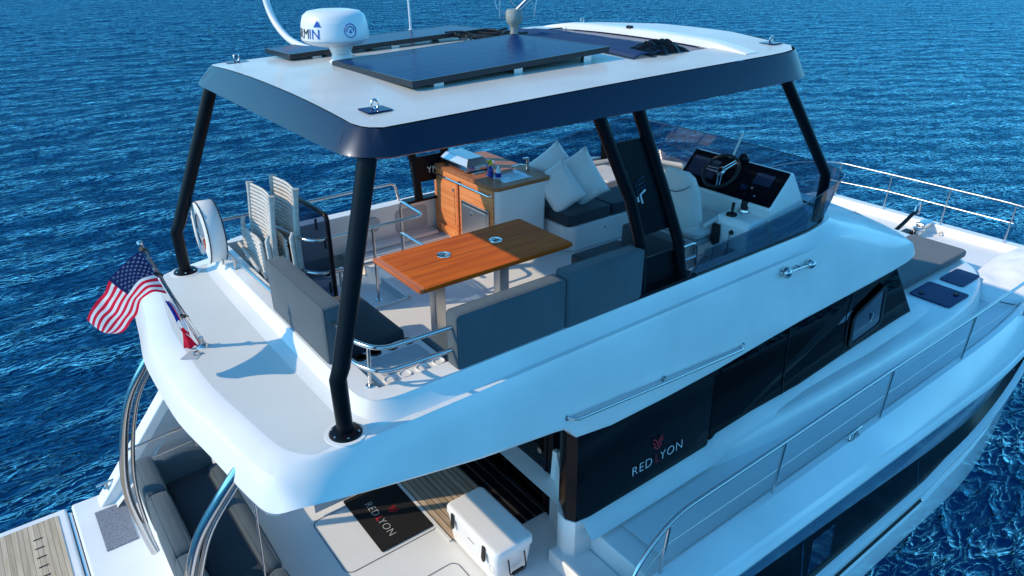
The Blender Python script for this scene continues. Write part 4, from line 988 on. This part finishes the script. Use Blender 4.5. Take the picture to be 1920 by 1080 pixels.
def helm():
    h = thing('helm_console','white helm console with black instrument panel, wheel and throttle','helm console',(6.2,-1.05,3.15))
    prof = [(6.05,3.15),(6.02,3.60),(5.90,3.86),(5.865,3.965),(6.15,4.27),(6.19,4.28),(6.62,3.72),(6.66,3.15)]
    MB().slab([(x,-.42,z) for x,z in prof],(0,-1.15,0)).build('console','gelcoat',h,bevel=.02,seg=3)
    n = Vector((-.73,0,.685)); u = Vector((0,-1,0)); v = Vector((.685,0,.73))
    O = Vector((6.008,-.98,4.118)) + n*.012
    def pp(a,b,k=0): return O + u*a + v*b + n*k
    # body shoulders behind the panel edge
    P = MB(); q = [pp(a,b) for a,b in rrect(-.555,-.19,.585,.205,.02)]; P.slab(q, n*.008); pn = P.build('instrument_panel','black_gloss',h)
    for a,b,w,hh in ((-.34,.03,.17,.11),(.37,.07,.10,.065)):
        MB().slab([pp(a+x,b+y,.009) for x,y in rrect(-w,-hh,w,hh,.008)], n*.003).build('display_screen','screen',pn)
    s1 = MB().slab([pp(.22+x,-.06+y,.009) for x,y in rrect(-.035,-.025,.035,.025,.004)], n*.012).build('gauge','screen',pn)
    MB().cyl(pp(.31,-.05,.009),pp(.31,-.05,.022),.014,12).build('key_switch','steel',pn)
    # wheel
    c = pp(-.03,-.02,.14)
    MB().cyl(pp(-.03,-.02,.01),c,.028,16).build('wheel_hub_stem','black_paint',h)
    w = MB(); w.tube([c+u*.185*cos(a)+v*.185*sin(a) for a in [2*pi*k/40 for k in range(41)]],.016,10,False); w = w.build('steering_wheel','black_rubber',h,ang=80)
    MB().lathe([(.0,.02),(.035,.02),(.045,.008),(.05,0),(.05,-.012),(0,-.014)],c,n,24).build('hub','steel',w)
    MB().cyl(c+n*.018,c+n*.023,.022,18).build('hub_badge','black_gloss',w)
    for a0 in (pi*.30,pi*1.0,pi*1.62):
        for d in (-.13,.13):
            e = a0+d*.6; st = a0+d*3
            MB().tube([c+u*.045*cos(st)+v*.045*sin(st), c+u*.178*cos(e)+v*.178*sin(e)],.0085,8).build('spoke','steel',w)
    # compass and windscreen blade above the panel
    MB().lathe([(.0,.06),(.03,.055),(.05,.03),(.055,0),(.055,-.03)],(6.14,-1.02,4.30),(-.3,0,1),24).build('compass','black_gloss',h)
    MB().obox((6.26,-.84,4.37),(.04,-.02,.14),(.022,.022,0),(.003,-.003,0)).build('white_blade','gelcoat',h)
    # side pod with levers
    p = MB(); p.slab([(5.62,-1.13,3.15),(5.62,-1.13,3.78),(5.66,-1.13,3.86),(6.05,-1.13,3.88),(6.05,-1.13,3.15)],(0,-.40,0)); p.build('lever_pod','gelcoat',h,bevel=.03,seg=3)
    MB().box((5.92,-1.545,3.84),(6.5,-1.28,3.875)).build('tray','gelcoat',h,bevel=.015)
    MB().box((5.98,-1.535,3.80),(6.38,-1.548,3.66)).build('tray_door','gelcoat',h,bevel=.006)
    j = MB().lathe([(.055,0),(.05,.02),(.02,.03),(0,.03)],(5.72,-1.26,3.865)).build('joystick','black_gloss',h)
    MB().tube([(5.72,-1.26,3.88),(5.725,-1.26,3.93),(5.73,-1.26,3.99)],[.012,.014,.018],10).build('stick','black_rubber',j)
    t = MB().lathe([(.07,0),(.065,.02),(.05,.03),(0,.032)],(5.90,-1.28,3.878)).build('throttle','steel',h)
    MB().slab([(5.86,-1.24,3.90),(5.95,-1.24,3.90),(5.97,-1.24,3.98),(5.93,-1.24,4.04),(5.87,-1.24,4.0)],(0,-.09,0)).build('throttle_head','black_rubber',t,bevel=.02,seg=3)
    for d in (.012,-.105): MB().tube([(5.90,-1.25+d,3.91),(5.93,-1.25+d,3.98),(5.91,-1.25+d,4.05)],.008,8).build('throttle_lever','steel',t)
    # speaker disc, socket, remote and its coiled lead
    MB().cyl((5.618,-1.40,3.48),(5.610,-1.40,3.48),.10,28).build('speaker','pale_grey',h)
    MB().cyl((5.618,-1.36,3.74),(5.595,-1.36,3.74),.022,14).build('socket','black_rubber',h)
    m = MB().slab([(5.615,-1.15,3.78),(5.615,-1.23,3.78),(5.615,-1.24,3.60),(5.615,-1.215,3.56),(5.615,-1.17,3.56),(5.615,-1.145,3.60)],(-.035,0,0)).build('hand_remote','black_rubber',h,bevel=.006)
    P = curve([(5.60,-1.19,3.56),(5.585,-1.19,3.40),(5.58,-1.20,3.28),(5.57,-1.24,3.22),(5.57,-1.30,3.24),(5.58,-1.34,3.36),(5.59,-1.35,3.55),(5.595,-1.355,3.73)],8)
    MB().tube(P,[.009 if 18 < i < 40 else .004 for i in range(len(P))],7).build('coiled_lead','black_rubber',m)
    # cups at the outer end
    for z in (4.02,3.93): MB().box((6.22,-1.56,z-.035),(6.30,-1.543,z+.04)).build('switch_panel','pale_grey',h,bevel=.006)
    # helm seat
    k0 = set(bpy.data.objects)
    s = thing('captain_chair','pale grey pedestal chair facing the steering wheel','helm chair',(5.52,-.80,3.15))
    MB().lathe([(.13,0),(.125,.012),(.05,.03),(.045,.38),(.06,.40),(0,.40)],(5.56,-.80,3.15),n=24).build('pedestal','steel',s)
    MB().slab([(5.28,-.56,3.54),(5.80,-.56,3.54),(5.84,-.56,3.60),(5.28,-.56,3.60)],(0,-.48,0)).build('seat_pan','pale_grey',s,bevel=.02)
    cushion((5.26,-1.06,3.60),(5.86,-.54,3.75),'seat','light_vinyl',s,r=.07,crown=.02)
    cushion((5.78,-1.03,3.62),(5.98,-.57,3.80),'bolster','light_vinyl',s,r=.08,crown=.01)
    rows = []
    for i in range(13):
        t = i/12; z = 3.66 + .64*t; x = 5.30 - .13*t; w = .235*(1 - .10*t - .55*max(0,t-.66)**1.2*1.4); th = .055*(1-.2*t)
        if t > .97: w *= .82; th *= .6
        R = []
        for k in range(20):
            a = 2*pi*k/20; ca,sa = cos(a),sin(a)
            yy = w*math.copysign(abs(ca)**.5,ca); xx = th*math.copysign(abs(sa)**.7,sa)
            R.append((x+xx+.10*(abs(yy)/.25)**2, -.80+yy, z))
        rows.append(R)
    m = MB().grid(rows,close=True); m.add(rows[-1],[tuple(range(20))]); m.add(rows[0],[tuple(range(20))[::-1]])
    bk = m.build('backrest','light_vinyl',s,ang=75)
    MB().grid([[(5.135+.10*(y/.25)**2,-.80+y,4.18-.08*(1-(y/.17)**2)) ,(5.13+.10*(y/.25)**2,-.80+y,4.172-.08*(1-(y/.17)**2))] for y in [-.17+.034*k for k in range(11)]]).build('headrest_seam','seam',bk,solid=.006)
    for y in (-1.09,-.51): MB().tube([(5.32,y,3.78),(5.50,y,3.82),(5.66,y,3.81)],.022,10).build('armrest','light_vinyl',s)
    MB().tube([(5.70,-.85,3.55),(5.80,-1.0,3.50),(5.82,-1.05,3.49)],[.008,.010,.016],8).build('lever','black_rubber',s)
    s.location += Vector((.14,-.06,0))
helm()

def aft_deck_things():
    # horseshoe buoy in its white cover
    L = thing('horseshoe_lifebuoy','white covered horseshoe lifebuoy with dark piping on the aft corner','lifebuoy',(1.52,1.42,3.575))
    def hs(s, rx, rz, x, n=26):
        out = []
        for i in range(n+1):
            a = radians(-62 + (304)*i/n) ; y = -rx*cos(a); z = rz*sin(a)
            out.append((x, 1.42+y*1.0, 3.90+z*1.0))
        return out
    out = []; inn = []
    for i in range(31):
        a = radians(-58 + 296*i/30); out.append((1.42+.255*cos(a), 3.86+.30*sin(a))); inn.append((1.42+.125*cos(a), 3.87+.175*sin(a)))
    def yz(p,x): return (x,p[0],p[1])
    rows = []
    for o,i_ in zip(out,inn):
        o = Vector(o); i_ = Vector(i_); d = (o-i_).normalized()*.012
        rows.append([yz(i_,1.452),yz(i_+d,1.44),yz(o-d,1.44),yz(o,1.452),yz(o,1.585),yz(o-d,1.597),yz(i_+d,1.597),yz(i_,1.585)])
    m = MB().grid(rows,close=True); m.add(rows[0],[tuple(range(8))]); m.add(rows[-1],[tuple(range(8))[::-1]])
    bd = m.build('cover','cover_white',L,ang=50)
    for R,x in ((out,1.447),(inn,1.447),(out,1.592)):
        MB().tube([yz(p,x) for p in R],.0055,6).build('piping','black_rubber',bd)
    MB().tube([(1.442,1.68,3.95),(1.443,1.42,3.80),(1.444,1.17,3.92)],.0035,5).build('cord','cover_white',bd)
    MB().tube([(1.442,1.28,4.12),(1.443,1.40,3.80),(1.444,1.60,3.62)],.0035,5).build('cord','cover_white',bd)
    MB().tube([(1.46,1.42,3.82),(1.47,1.40,3.74),(1.47,1.43,3.66)],[.012,.022,.012],8).build('light_float','orange',L)
    for y in (1.27,1.57): MB().cyl((1.55,y,3.572),(1.55,y,3.62),.012,8).build('bracket','steel',L)
    # folded slatted chairs leaning together
    def chair(x, y0, name_label, zt, dx):
        c = thing('folded_chair',name_label,'folding chair',(x,y0,3.2),'folded slatted deck chairs on the flybridge')
        w = .27
        def bp(t,y):     # curved back: t 0 bottom .. 1 top
            return Vector((x + .03*sin(t*pi)*-1 + dx*t, y0+y, 3.18 + (zt-3.18)*t))
        for s in (-1,1):
            MB().tube([bp(t/10,s*w) for t in range(11)],[.018]*10+[.024],8,sc=(1,1.5)).build('back_stile','deckchair_grey',c)
            MB().tube([(x-.07,y0+s*(w+.045),3.17),(x-.085,y0+s*(w+.045),3.55),(x-.09,y0+s*(w+.045),3.92),(x-.07,y0+s*(w+.045),3.97)],[.018,.02,.022,.016],8).build('leg','deckchair_grey',c)
            MB().tube([(x-.10,y0+s*(w-.03),3.20),(x-.115,y0+s*(w-.03),3.62),(x-.12,y0+s*(w-.03),3.80)],.016,8).build('leg','deckchair_grey',c)
        sl = MB()
        for k in range(17):
            t = .48+.50*k/16; a = bp(t,-w+.01); b = bp(t,w-.01); mid = bp(t,0)+Vector((.030,0,0))
            sl.tube(curve([a,mid,b],4),.019,6,sc=(.34,1.0)) if False else sl.tube(curve([a,mid,b],4),.0168,6,sc=(.5,1.0))
        sl.build('back_slats','deckchair_grey',c,ang=80)
        s2 = MB()
        for k in range(11):
            z = 3.52 + .034*k; s2.tube(curve([(x-.125,y0-w+.02,z+.02),(x-.085,y0,z),(x-.125,y0+w-.02,z+.02)],4),.0165,6)
        s2.build('seat_slats','deckchair_grey',c,ang=80)
        MB().tube([(x-.14,y0-w,3.40),(x-.11,y0,3.385),(x-.14,y0+w,3.40)],.018,8).build('front_rail','deckchair_grey',c)
        MB().tube([(x-.155,y0+w+.05,3.72),(x-.16,y0,3.66),(x-.155,y0-w+.12,3.60)],.017,8).build('armrest','deckchair_grey',c)
        return c
    chair(1.90,1.02,'folded grey slatted chair nearest the white lifebuoy',4.30,.02)
    chair(2.10,.97,'folded grey slatted chair next to the smoked panel, behind the other chair',4.34,.02)
    # smoked stairwell panel in a black frame, stood on edge
    g = thing('smoked_panel','smoked see-through panel in a black frame standing by the folded chairs','panel',(2.28,1.0,3.16))
    P = bend([(2.28,1.56,3.16),(2.28,1.56,4.10),(2.28,.46,4.13),(2.28,.46,3.16)],.07,6)
    MB().tube(P+[P[0]],.022,8).build('frame','black_paint',g,ang=60)
    MB().slab([(2.276,1.55,3.17),(2.276,.47,3.17),(2.276,.47,4.08),(2.276,.53,4.12),(2.276,1.50,4.09),(2.276,1.55,4.05)],(.005,0,0)).build('smoked_sheet','smoked_mesh',g,flat=True)
    for y,z in ((1.38,3.98),(.66,3.99),(.50,3.86),(.50,3.42)):
        MB().tube([(2.255,y,z+.05),(2.25,y,z),(2.255,y,z-.05)],.013,8).build('latch','black_rubber',g)
    MB().lathe([(.04,0),(.035,.02),(0,.022)],(2.27,.56,3.55),(-1,0,0)).build('lock','black_rubber',g)
aft_deck_things()

def flags():
    s = thing('flagstaff','polished steel flagstaff leaning aft from the white aft deck','flagstaff',(.99,.08,3.452))
    a = Vector((.99,.08,3.47)); b = Vector((.742,.08,4.37)); d = (b-a)
    MB().tube([a,b],.014,10).build('pole','steel',s); MB().tube([a+Vector((.03,-.02,.0)),b+Vector((.02,-.015,-.10))],.005,6).build('halyard','steel',s)
    MB().lathe([(0,.02),(.016,.012),(.022,0),(.016,-.012),(0,-.02)],tuple(b+d.normalized()*.015),tuple(d)).build('finial','steel',s)
    MB().lathe([(.045,0),(.04,.014),(.022,.03),(.022,.08),(0,.08)],(.99,.08,3.452)).build('socket','steel',s)
    for t in (.30,.72,.95): MB().tube([a+d*t+Vector((-.02,-.02,.02)),a+d*t+Vector((.02,.02,-.02))],.016,8).build('clip','black_rubber',s)
    # ensign: surface between its top and bottom edge, folds out of plane
    TOP = curve([(.735,.08,4.325),(.614,.065,4.264),(.486,-.08,4.236),(.41,-.23,4.211),(.351,-.23,4.147),(.284,-.18,4.027)],6)
    BOT = curve([(.835,.08,3.955),(.754,.15,3.972),(.662,.06,3.964),(.593,-.06,3.918),(.518,-.09,3.877),(.418,-.12,3.852)],6)
    nU = len(TOP)-1; nV = 26
    def S(u,v):
        i = min(int(u*nU),nU-1); f = u*nU-i; p = TOP[i].lerp(TOP[i+1],f); q = BOT[i].lerp(BOT[i+1],f); r = p.lerp(q,v)
        r = Vector(r); r.y += .020*sin(9*u+3.2*v)*min(1,u*3) + .012*sin(17*u-4*v)*u
        r.z += -.02*sin(pi*v)*u + .008*sin(21*u+5*v)*u
        return r
    mb = MB(); NU = 48
    V = [[S(i/NU,j/nV) for j in range(nV+1)] for i in range(NU+1)]
    vs = [p for r in V for p in r]; fs = []; ms = []
    for i in range(NU):
        for j in range(nV):
            fs.append((i*(nV+1)+j,i*(nV+1)+j+1,(i+1)*(nV+1)+j+1,(i+1)*(nV+1)+j)); st = j//2
            ms.append(2 if (i/NU < .40 and st < 7) else (0 if st % 2 == 0 else 1))
    mb.v = vs; mb.f = fs; mb.m = ms
    f = mb.build('ensign',['flag_red','flag_white','flag_blue'],loc=(.735,.08,4.325),ang=80)
    tag(f,'American stars and stripes flag flying from the flagstaff','flag')
    st = MB()
    for r in range(9):
        for c in range(6 if r % 2 == 0 else 5):
            u = .40*((c+.5)/6 + (0 if r % 2 == 0 else .5/6)); v = (r+.8)/9.6*7/13
            for side in (-1,1):
                P = []
                for k in range(10):
                    rad = .0125 if k % 2 == 0 else .0055; aa = 2*pi*k/10
                    q = S(min(1,max(0,u+rad*cos(aa)/.62)), v+rad*sin(aa)/.40); q.y += side*.0018; P.append(q)
                st.add(P,[tuple(range(10))])
    st.build('stars','flag_white',f,flat=True)
    # small courtesy flag hanging furled below it
    A = curve([(.848,.075,3.905),(.885,.07,3.80),(.915,.07,3.66),(.925,.075,3.56),(.965,.07,3.47)],5)
    B = curve([(.815,.10,3.89),(.845,.12,3.77),(.862,.11,3.66),(.885,.12,3.575),(.865,.10,3.46)],5)
    n = len(A)-1; mb = MB(); vs = []; W_ = 8
    for i in range(n+1):
        for j in range(W_+1):
            p = A[i].lerp(B[i],j/W_); p.y += .018*sin(j/W_*9+i*.3); vs.append(p)
    for i in range(n):
        for j in range(W_):
            mb.f.append((i*(W_+1)+j,i*(W_+1)+j+1,(i+1)*(W_+1)+j+1,(i+1)*(W_+1)+j))
            u = i/n; w = j/W_
            mb.m.append(2 if (u < .40 and w > .45) else 1 if (abs(u-.46) < .07 or (w < .35 and u < .6) or (.66 < u < .74 and w < .5)) else 0)
    mb.v = [tuple(p) for p in vs]
    g = mb.build('courtesy_flag',['flag_red','flag_white','flag_royal'],loc=(.85,.075,3.9),ang=80)
    tag(g,'small red, white and blue flag hanging furled low on the flagstaff','flag')
flags()

def roof_things():
    def panel(x0,x1,y0,y1,z0,z1,label,crown):
        t = thing('solar_panel',label,'solar panel',((x0+x1)/2,(y0+y1)/2,z0-.05),'solar panels on the hardtop')
        tilt = lambda x: z0+(z1-z0)*(x-x0)/(x1-x0); ty = lambda y: crown*(y-(y0+y1)/2)
        def V(x,y,k): return (x,y,tilt(x)+ty(y)+k)
        b = MB(); q = [(x0,y0),(x1,y0),(x1,y1),(x0,y1)]
        b.add([V(x,y,-.042) for x,y in q]+[V(x,y,0) for x,y in q],[(3,2,1,0),(0,1,5,4),(1,2,6,5),(2,3,7,6),(3,0,4,7)])
        i = .018; r = [(x0+i,y0+i),(x1-i,y0+i),(x1-i,y1-i),(x0+i,y1-i)]
        b.add([V(x,y,0) for x,y in q]+[V(x,y,0) for x,y in r],[(0,1,5,4),(1,2,6,5),(2,3,7,6),(3,0,4,7)]); b.build('frame','solar_frame',t,flat=True)
        MB().add([V(x,y,-.001) for x,y in r],[(0,1,2,3)]).build('cells','solar',t,flat=True)
        for fx in (.12,.5,.88):
            for fy in (.03,.97):
                x = x0+(x1-x0)*fx; y = y0+(y1-y0)*fy; z = tilt(x)+ty(y)-.0425
                MB().box((x-.04,y-.02,min(top_z(x,y)+.003,z-.01)),(x+.04,y+.02,z)).build('mounting_foot','brushed',t)
        # dark deflector below the edge
        return t
    panel(2.44,4.27,-.90,.36,5.435,5.515,'blue solar panel on the hardtop nearest the camera',-.012)
    panel(2.30,4.30,.88,1.46,5.425,5.50,'solar panel on the far side of the hardtop behind the radar dome',-.02)
    # radar dome
    r = thing('radar_dome','white round radar dome with blue and black lettering on a flared pedestal','radar',(2.62,.48,5.37))
    c = Vector((2.57,.53,5.645)); R = .272
    dm = MB().lathe([(0,.150),(.14,.148),(.205,.137),(.243,.108),(.262,.05),(R,-.04),(R,-.07),(.267,-.078),(.235,-.105),(.16,-.122),(0,-.125)],c,n=48).build('dome','antenna_white',r,ang=50)
    MB().lathe([(R+.001,-.07),(R-.003,-.074),(R-.003,-.078)],c,n=48).build('joint','pale_grey',dm)
    MB().lathe([(.10,5.525),(.095,5.50),(.075,5.45),(.085,5.405),(.13,5.375),(.14,5.362)],(2.60,.52,0),n=28).build('pedestal','antenna_white',r,ang=60)
    for dx,dy in ((-.06,-.06),(.05,-.075)): MB().box((2.60+dx-.006,.52+dy-.006,5.49),(2.60+dx+.006,.52+dy+.006,5.53)).build('clamp','black_rubber',r)
    pl = MB().prism([(2.30,.62),(2.33,.25),(2.50,.20),(2.78,.30),(2.78,.66),(2.55,.74)],5.352,5.366).build('base_plate','antenna_white',r,bevel=.005)
    face = atan2(-5.18-c.y, 0-c.x)
    def wrap(a0):
        def f(q):
            z = q.y; rr = R - .10*max(0,z+.04) - .05*max(0,z-.05) + .0025 + q.z
            a = a0 + q.x/R; return Vector((c.x+rr*cos(a), c.y+rr*sin(a), c.z+z))
        return f
    text('GARM',.105,'print_black',dm,0 and 0 or (0,0,0),(1,0,0),(0,0,1),name='lettering',depth=.0006,fn=lambda q: wrap(face+radians(-22-87))(Vector((q.x,q.y-.05,q.z))),align='LEFT')
    text('IN',.105,'print_blue',dm,(0,0,0),(1,0,0),(0,0,1),name='lettering',depth=.0006,fn=lambda q: wrap(face+radians(-22-26))(Vector((q.x,q.y-.05,q.z))),align='LEFT')
    f = wrap(face+radians(-30)); MB().add([f(Vector(p)) for p in ((-.035,.038,0),(.035,.038,0),(0,.088,0))],[(0,1,2)]).build('triangle_mark','print_blue',dm,flat=True)
    f = wrap(face+radians(26))
    MB().tube([f(Vector((.05*cos(a),.01+.05*sin(a),0))) for a in [2*pi*k/28 for k in range(29)]],.0035,5,False).build('round_mark','print_blue',dm)
    MB().tube([f(Vector((.03*cos(a),.01+.03*sin(a),0))) for a in [-.3+(pi+.6)*k/16 for k in range(17)]],.003,5,False).build('round_mark','print_blue',dm)
    MB().add([f(Vector(p)) for p in ((-.012,-.01,.001),(.012,-.01,.001),(0,.025,.001))],[(0,1,2)]).build('round_mark','print_blue',dm,flat=True)
    def pf(q): a = face+radians(2)+q.x/.1; z = q.y; rr = .0765+.10*max(0,z+.0) ; return Vector((2.60+rr*cos(a),.52+rr*sin(a),5.450+z))
    text('SEAVIEW',.022,'print_black',dm,(0,0,0),(1,0,0),(0,0,1),depth=.0006,fn=pf)
    # white bent antenna mast beside it
    m = thing('bent_mast','white bent tube mast rising beside the radar dome','mast',(2.72,1.0,5.39))
    MB().tube(curve([(2.74,.78,5.40),(2.66,1.12,5.40),(2.62,1.42,5.42),(2.60,1.68,5.47),(2.58,1.90,5.60),(2.57,2.02,5.78),(2.57,2.08,6.05),(2.57,2.10,6.6)],5),.030,12).build('tube','antenna_white',m,ang=60)
    MB().box((2.68,.72,5.372),(2.80,.86,5.42)).build('foot','antenna_white',m,bevel=.008)
    w = thing('whip_antenna','thin white whip antenna on the far side of the hardtop','antenna',(3.92,1.66,5.40))
    MB().tube([(3.92,1.66,5.44),(3.90,1.68,6.6)],[.013,.008],8).build('whip','antenna_white',w); MB().cyl((3.92,1.66,5.385),(3.92,1.66,5.46),.022,12).build('foot','antenna_white',w)
    # openwork folding antenna on a grey stalk
    t = thing('loop_antenna','grey stalk antenna with splayed open wire arms beside the solar panel','antenna',(4.38,.50,5.43))
    C0 = Vector((4.38,.50,5.43))
    MB().lathe([(.060,0),(.045,.02),(.034,.09),(.045,.13),(.075,.16),(.082,.19),(.082,.25),(.07,.275),(0,.28)],C0,n=24).build('stalk','antenna_grey',t,ang=50)
    r_ = Vector((.79,-.61,0)); u_ = Vector((0,0,1)); f_ = Vector((.61,.79,0))
    def Q(a,b,c=0): return C0 + r_*a + u_*b + f_*c
    arms = MB()
    for st,rad in (([(.0,.25),(.14,.38)],.014),([(.06,.27),(.16,.36)],.010),([(-.20,.37),(-.02,.55)],.014),([(-.12,.42),(.03,.58)],.010)): arms.tube([Q(*p) for p in st],rad,8)
    for st in ([(-.20,.37),(-.19,.56),(-.21,.37)],[(-.19,.37),(-.16,.28)],[(-.14,.20),(-.13,.42)],[(-.16,.28),(-.03,.20)],[(.16,.38),(.19,.55),(.22,.42),(.19,.22)],[(.14,.38),(.18,.30),(.19,.20)],[(.05,.52),(.14,.38)],[(.16,.36),(.23,.44)],[(-.14,.20),(.19,.20)],[(-.10,.42),(.03,.28)]): arms.tube([Q(a,b,.03*sin(9*a)) for a,b in st],.0045,6)
    arms.build('wire_arms','brushed',t,ang=60)
    # cable clutter
    cb = MB(); random.seed(5)
    for k in range(10):
        y0 = .55+random.random()*.4; P = [(3.9+.13*i+random.uniform(-.04,.04), y0+.1*sin(i+k)+random.uniform(-.05,.05), top_z(4,.7)+.025+random.random()*.05) for i in range(6)]
        cb.tube(curve(P,4),.011,6)
    tag(cb.build('cable_bundle','black_rubber',loc=(4.2,.75,5.45),ang=80),'tangled black cables lying on the hardtop beside the grey stalk antenna','cables')
    # folded sun canvas over the roof opening
    rows = []
    for i in range(41):
        y = -1.0+2.05*i/40; z = top_z(4.8,y)+.012; r = []
        for j in range(9):
            x = 4.46+.60*j/8; r.append((x,y,z+.02*sin(pi*j/8)**.6+.010*sin(j*2.3+y*2)+.004*noise.noise(Vector((x*9,y*9,0)))))
        rows.append(r)
    cv = MB().grid(rows).build('roof_canvas','canvas_navy',loc=(4.75,0,5.40),solid=.01,ang=80)
    tag(cv,'dark navy sun canvas folded across the roof opening','canvas')
    bl = MB(); rows = []
    for i in range(49):
        a = i/48; x = 4.60+.52*a; row = []
        for j in range(25):
            b = j/24; y = -1.03+.32*b; e = (sin(pi*a)**.5)*(sin(pi*b)**.6)
            h = .075 + .05*noise.noise(Vector((a*5,b*3,1))) + .055*(1-abs(noise.noise(Vector((a*9+b*4,b*5,4))))*2.2) + .018*(1-abs(noise.noise(Vector((a*19,b*14+a*6,7))))*2)
            row.append((x+.02*noise.noise(Vector((a*8,b*8,3))), y+.03*noise.noise(Vector((a*7,b*7,9))), top_z(4.9,y)+.010+max(0,h*e)*.62))
        rows.append(row)
    bl.grid(rows)
    tag(bl.build('bunched_canvas','black_paint',loc=(4.9,-.9,5.40),ang=80),'bunched black canvas and straps at the near end of the roof opening','canvas')
    # small latches on the front track
    MB().box((5.46,.02,top_z(5.5,0)+.050),(5.50,.08,top_z(5.5,0)+.075)).build('track_latch','black_rubber',HT)
roof_things()

def outside_things():
    # chrome horn pair on the coach side
    h = thing('horn_pair','chrome horn pair on the white side of the flybridge below the tinted windscreen','horn',(6.2,-1.80,3.28))
    def on(x,d): return Vector((x, -1.74-d, 3.37-.055*(x-5.9)))
    for x,r in ((5.98,.058),(6.40,.052)):
        MB().lathe([(0,.05),(.02,.046),(r*.7,.03),(r,0),(r*.9,-.02),(r*.5,-.05),(0,-.07)],on(x,.06),(-.5 if x < 6 else .5,-.8,.35),24).build('bell','steel',h,ang=60)
    MB().tube([on(6.0,.06),on(6.38,.06)],.010,8).build('tube','steel',h)
    for x in (5.94,6.20): MB().tube([on(x,-.06),on(x,.06)],.022,12).build('mount','steel',h)
    # foredeck sun pad
    s = thing('foredeck_sunpad','charcoal sun pad on the white foredeck forward of the saloon window','sun pad',(10.95,-.9,1.80))
    MB().prism(rrect(9.85,-1.36,12.0,-.46,.10),1.79,1.90).build('cushion','grey_fabric',s,bevel=.035,seg=3)
    MB().prism(rrect(9.9,-1.31,11.55,-.51,.10),1.70,1.79).build('base','gelcoat',s,bevel=.02)
    s2 = thing('foredeck_sunpad','charcoal sun pad on the far half of the foredeck, mostly hidden','sun pad',(10.95,.2,1.80))
    MB().prism(rrect(9.85,-.42,11.9,1.30,.10),1.79,1.88).build('cushion','grey_fabric',s2,bevel=.035,seg=3)
    # deck hatches
    for a,b,lab in (((9.98,-1.98),(10.62,-1.42),'larger dark blue deck hatch with two black latches'),((10.82,-1.80),(11.42,-1.46),'smaller dark blue deck hatch nearer the bow')):
        k = thing('deck_hatch',lab,'hatch',((a[0]+b[0])/2,(a[1]+b[1])/2,1.765),'dark blue hatches on the foredeck')
        # follow the slope of the coachroof
        def Z(x,y): return roofz(x,y) + .006
        q = [(x,y,Z(x,y)) for x,y in rrect(a[0],a[1],b[0],b[1],.05)]
        MB().slab(q,(0,0,.014)).build('lid','hatch_blue',k,bevel=.004)
        if a[0] < 10.5:
            for x in (10.12,10.46): MB().slab([(x+u,-1.70+v+(.16 if x < 10.3 else -.16),Z(x,-1.7)+.017) for u,v in rrect(-.04,-.03,.04,.03,.01)],(0,0,.012)).build('latch','black_rubber',k)
    # covered tender-like hump at the bow
    G = 40; rows = []; c0 = Vector((12.45,-2.32)); ex = Vector((.96,-.28)); ey = Vector((.28,.96))
    for i in range(G+1):
        rr = i/G; row = []
        for j in range(64):
            a = 2*pi*j/64; lx = 1.28*cos(a)*(1+.05*sin(3*a)); ly = .74*sin(a)
            p = c0 + ex*lx*rr + ey*ly*rr; px = lx*rr; p.y = max(p.y, -2.56+.20*max(0,p.x-12.2))
            h = .30*(1-rr**5)**.6 + .30*max(0,1-((px-.05)/.95)**2)*(1-rr**2.2)
            h += (.05*noise.noise(Vector((p.x*3,p.y*3,5))) + .020*noise.noise(Vector((p.x*9,p.y*7,1))))*(1-rr**6)
            h += .06*max(0,sin(5*a+1.2*noise.noise(Vector((p.x*2,p.y*2,8)))))*rr*(1-rr**4)
            row.append((min(p.x,13.35),p.y,1.49+max(0,h)))
        rows.append(row)
    cvr = MB().grid(rows,close=True).build('bow_cover','cover_white',loc=(12.3,-2.0,1.5),ang=80)
    tag(cvr,'loose white fabric cover over gear on the starboard bow','cover')
    MB().tube(curve([(p[0],p[1]-.01,p[2]+.06) for p in rows[-1][34:62:2]],3),.006,6).build('hem_cord','black_rubber',cvr)
    # windlass and anchor gear at the bow
    w = thing('anchor_windlass','chrome anchor windlass with dark roller arm on the white foredeck','windlass',(12.95,-.05,1.505))
    MB().lathe([(.12,0),(.12,.03),(.06,.05),(.05,.10),(.09,.13),(.09,.16),(0,.17)],(13.0,-.16,1.505)).build('drum','steel',w)
    MB().box((12.45,-.10,1.505),(13.0,.05,1.60)).build('chain_cover','black_paint',w,bevel=.02)
    MB().tube(curve([(12.35,.02,1.62),(12.8,.03,1.74),(13.1,.04,1.84),(13.25,.04,1.86)],4),.035,10).build('roller_arm','black_paint',w)
    MB().tube(bend([(13.15,.04,1.80),(13.2,.04,2.02),(13.38,.04,2.00),(13.36,.04,1.78)],.08,5),.018,8).build('roller_hoop','steel',w)
    MB().box((13.1,-.22,1.60),(13.45,-.05,1.72)).build('gearbox','steel',w,bevel=.03)
    c = MB(); c.tube([(13.30,-.40,1.56),(13.5,-.40,1.56)],.014,8)
    for x in (13.35,13.45): c.tube([(x,-.40,1.5),(x,-.40,1.56)],.011,8)
    c.build('cleat','steel',w)
outside_things()
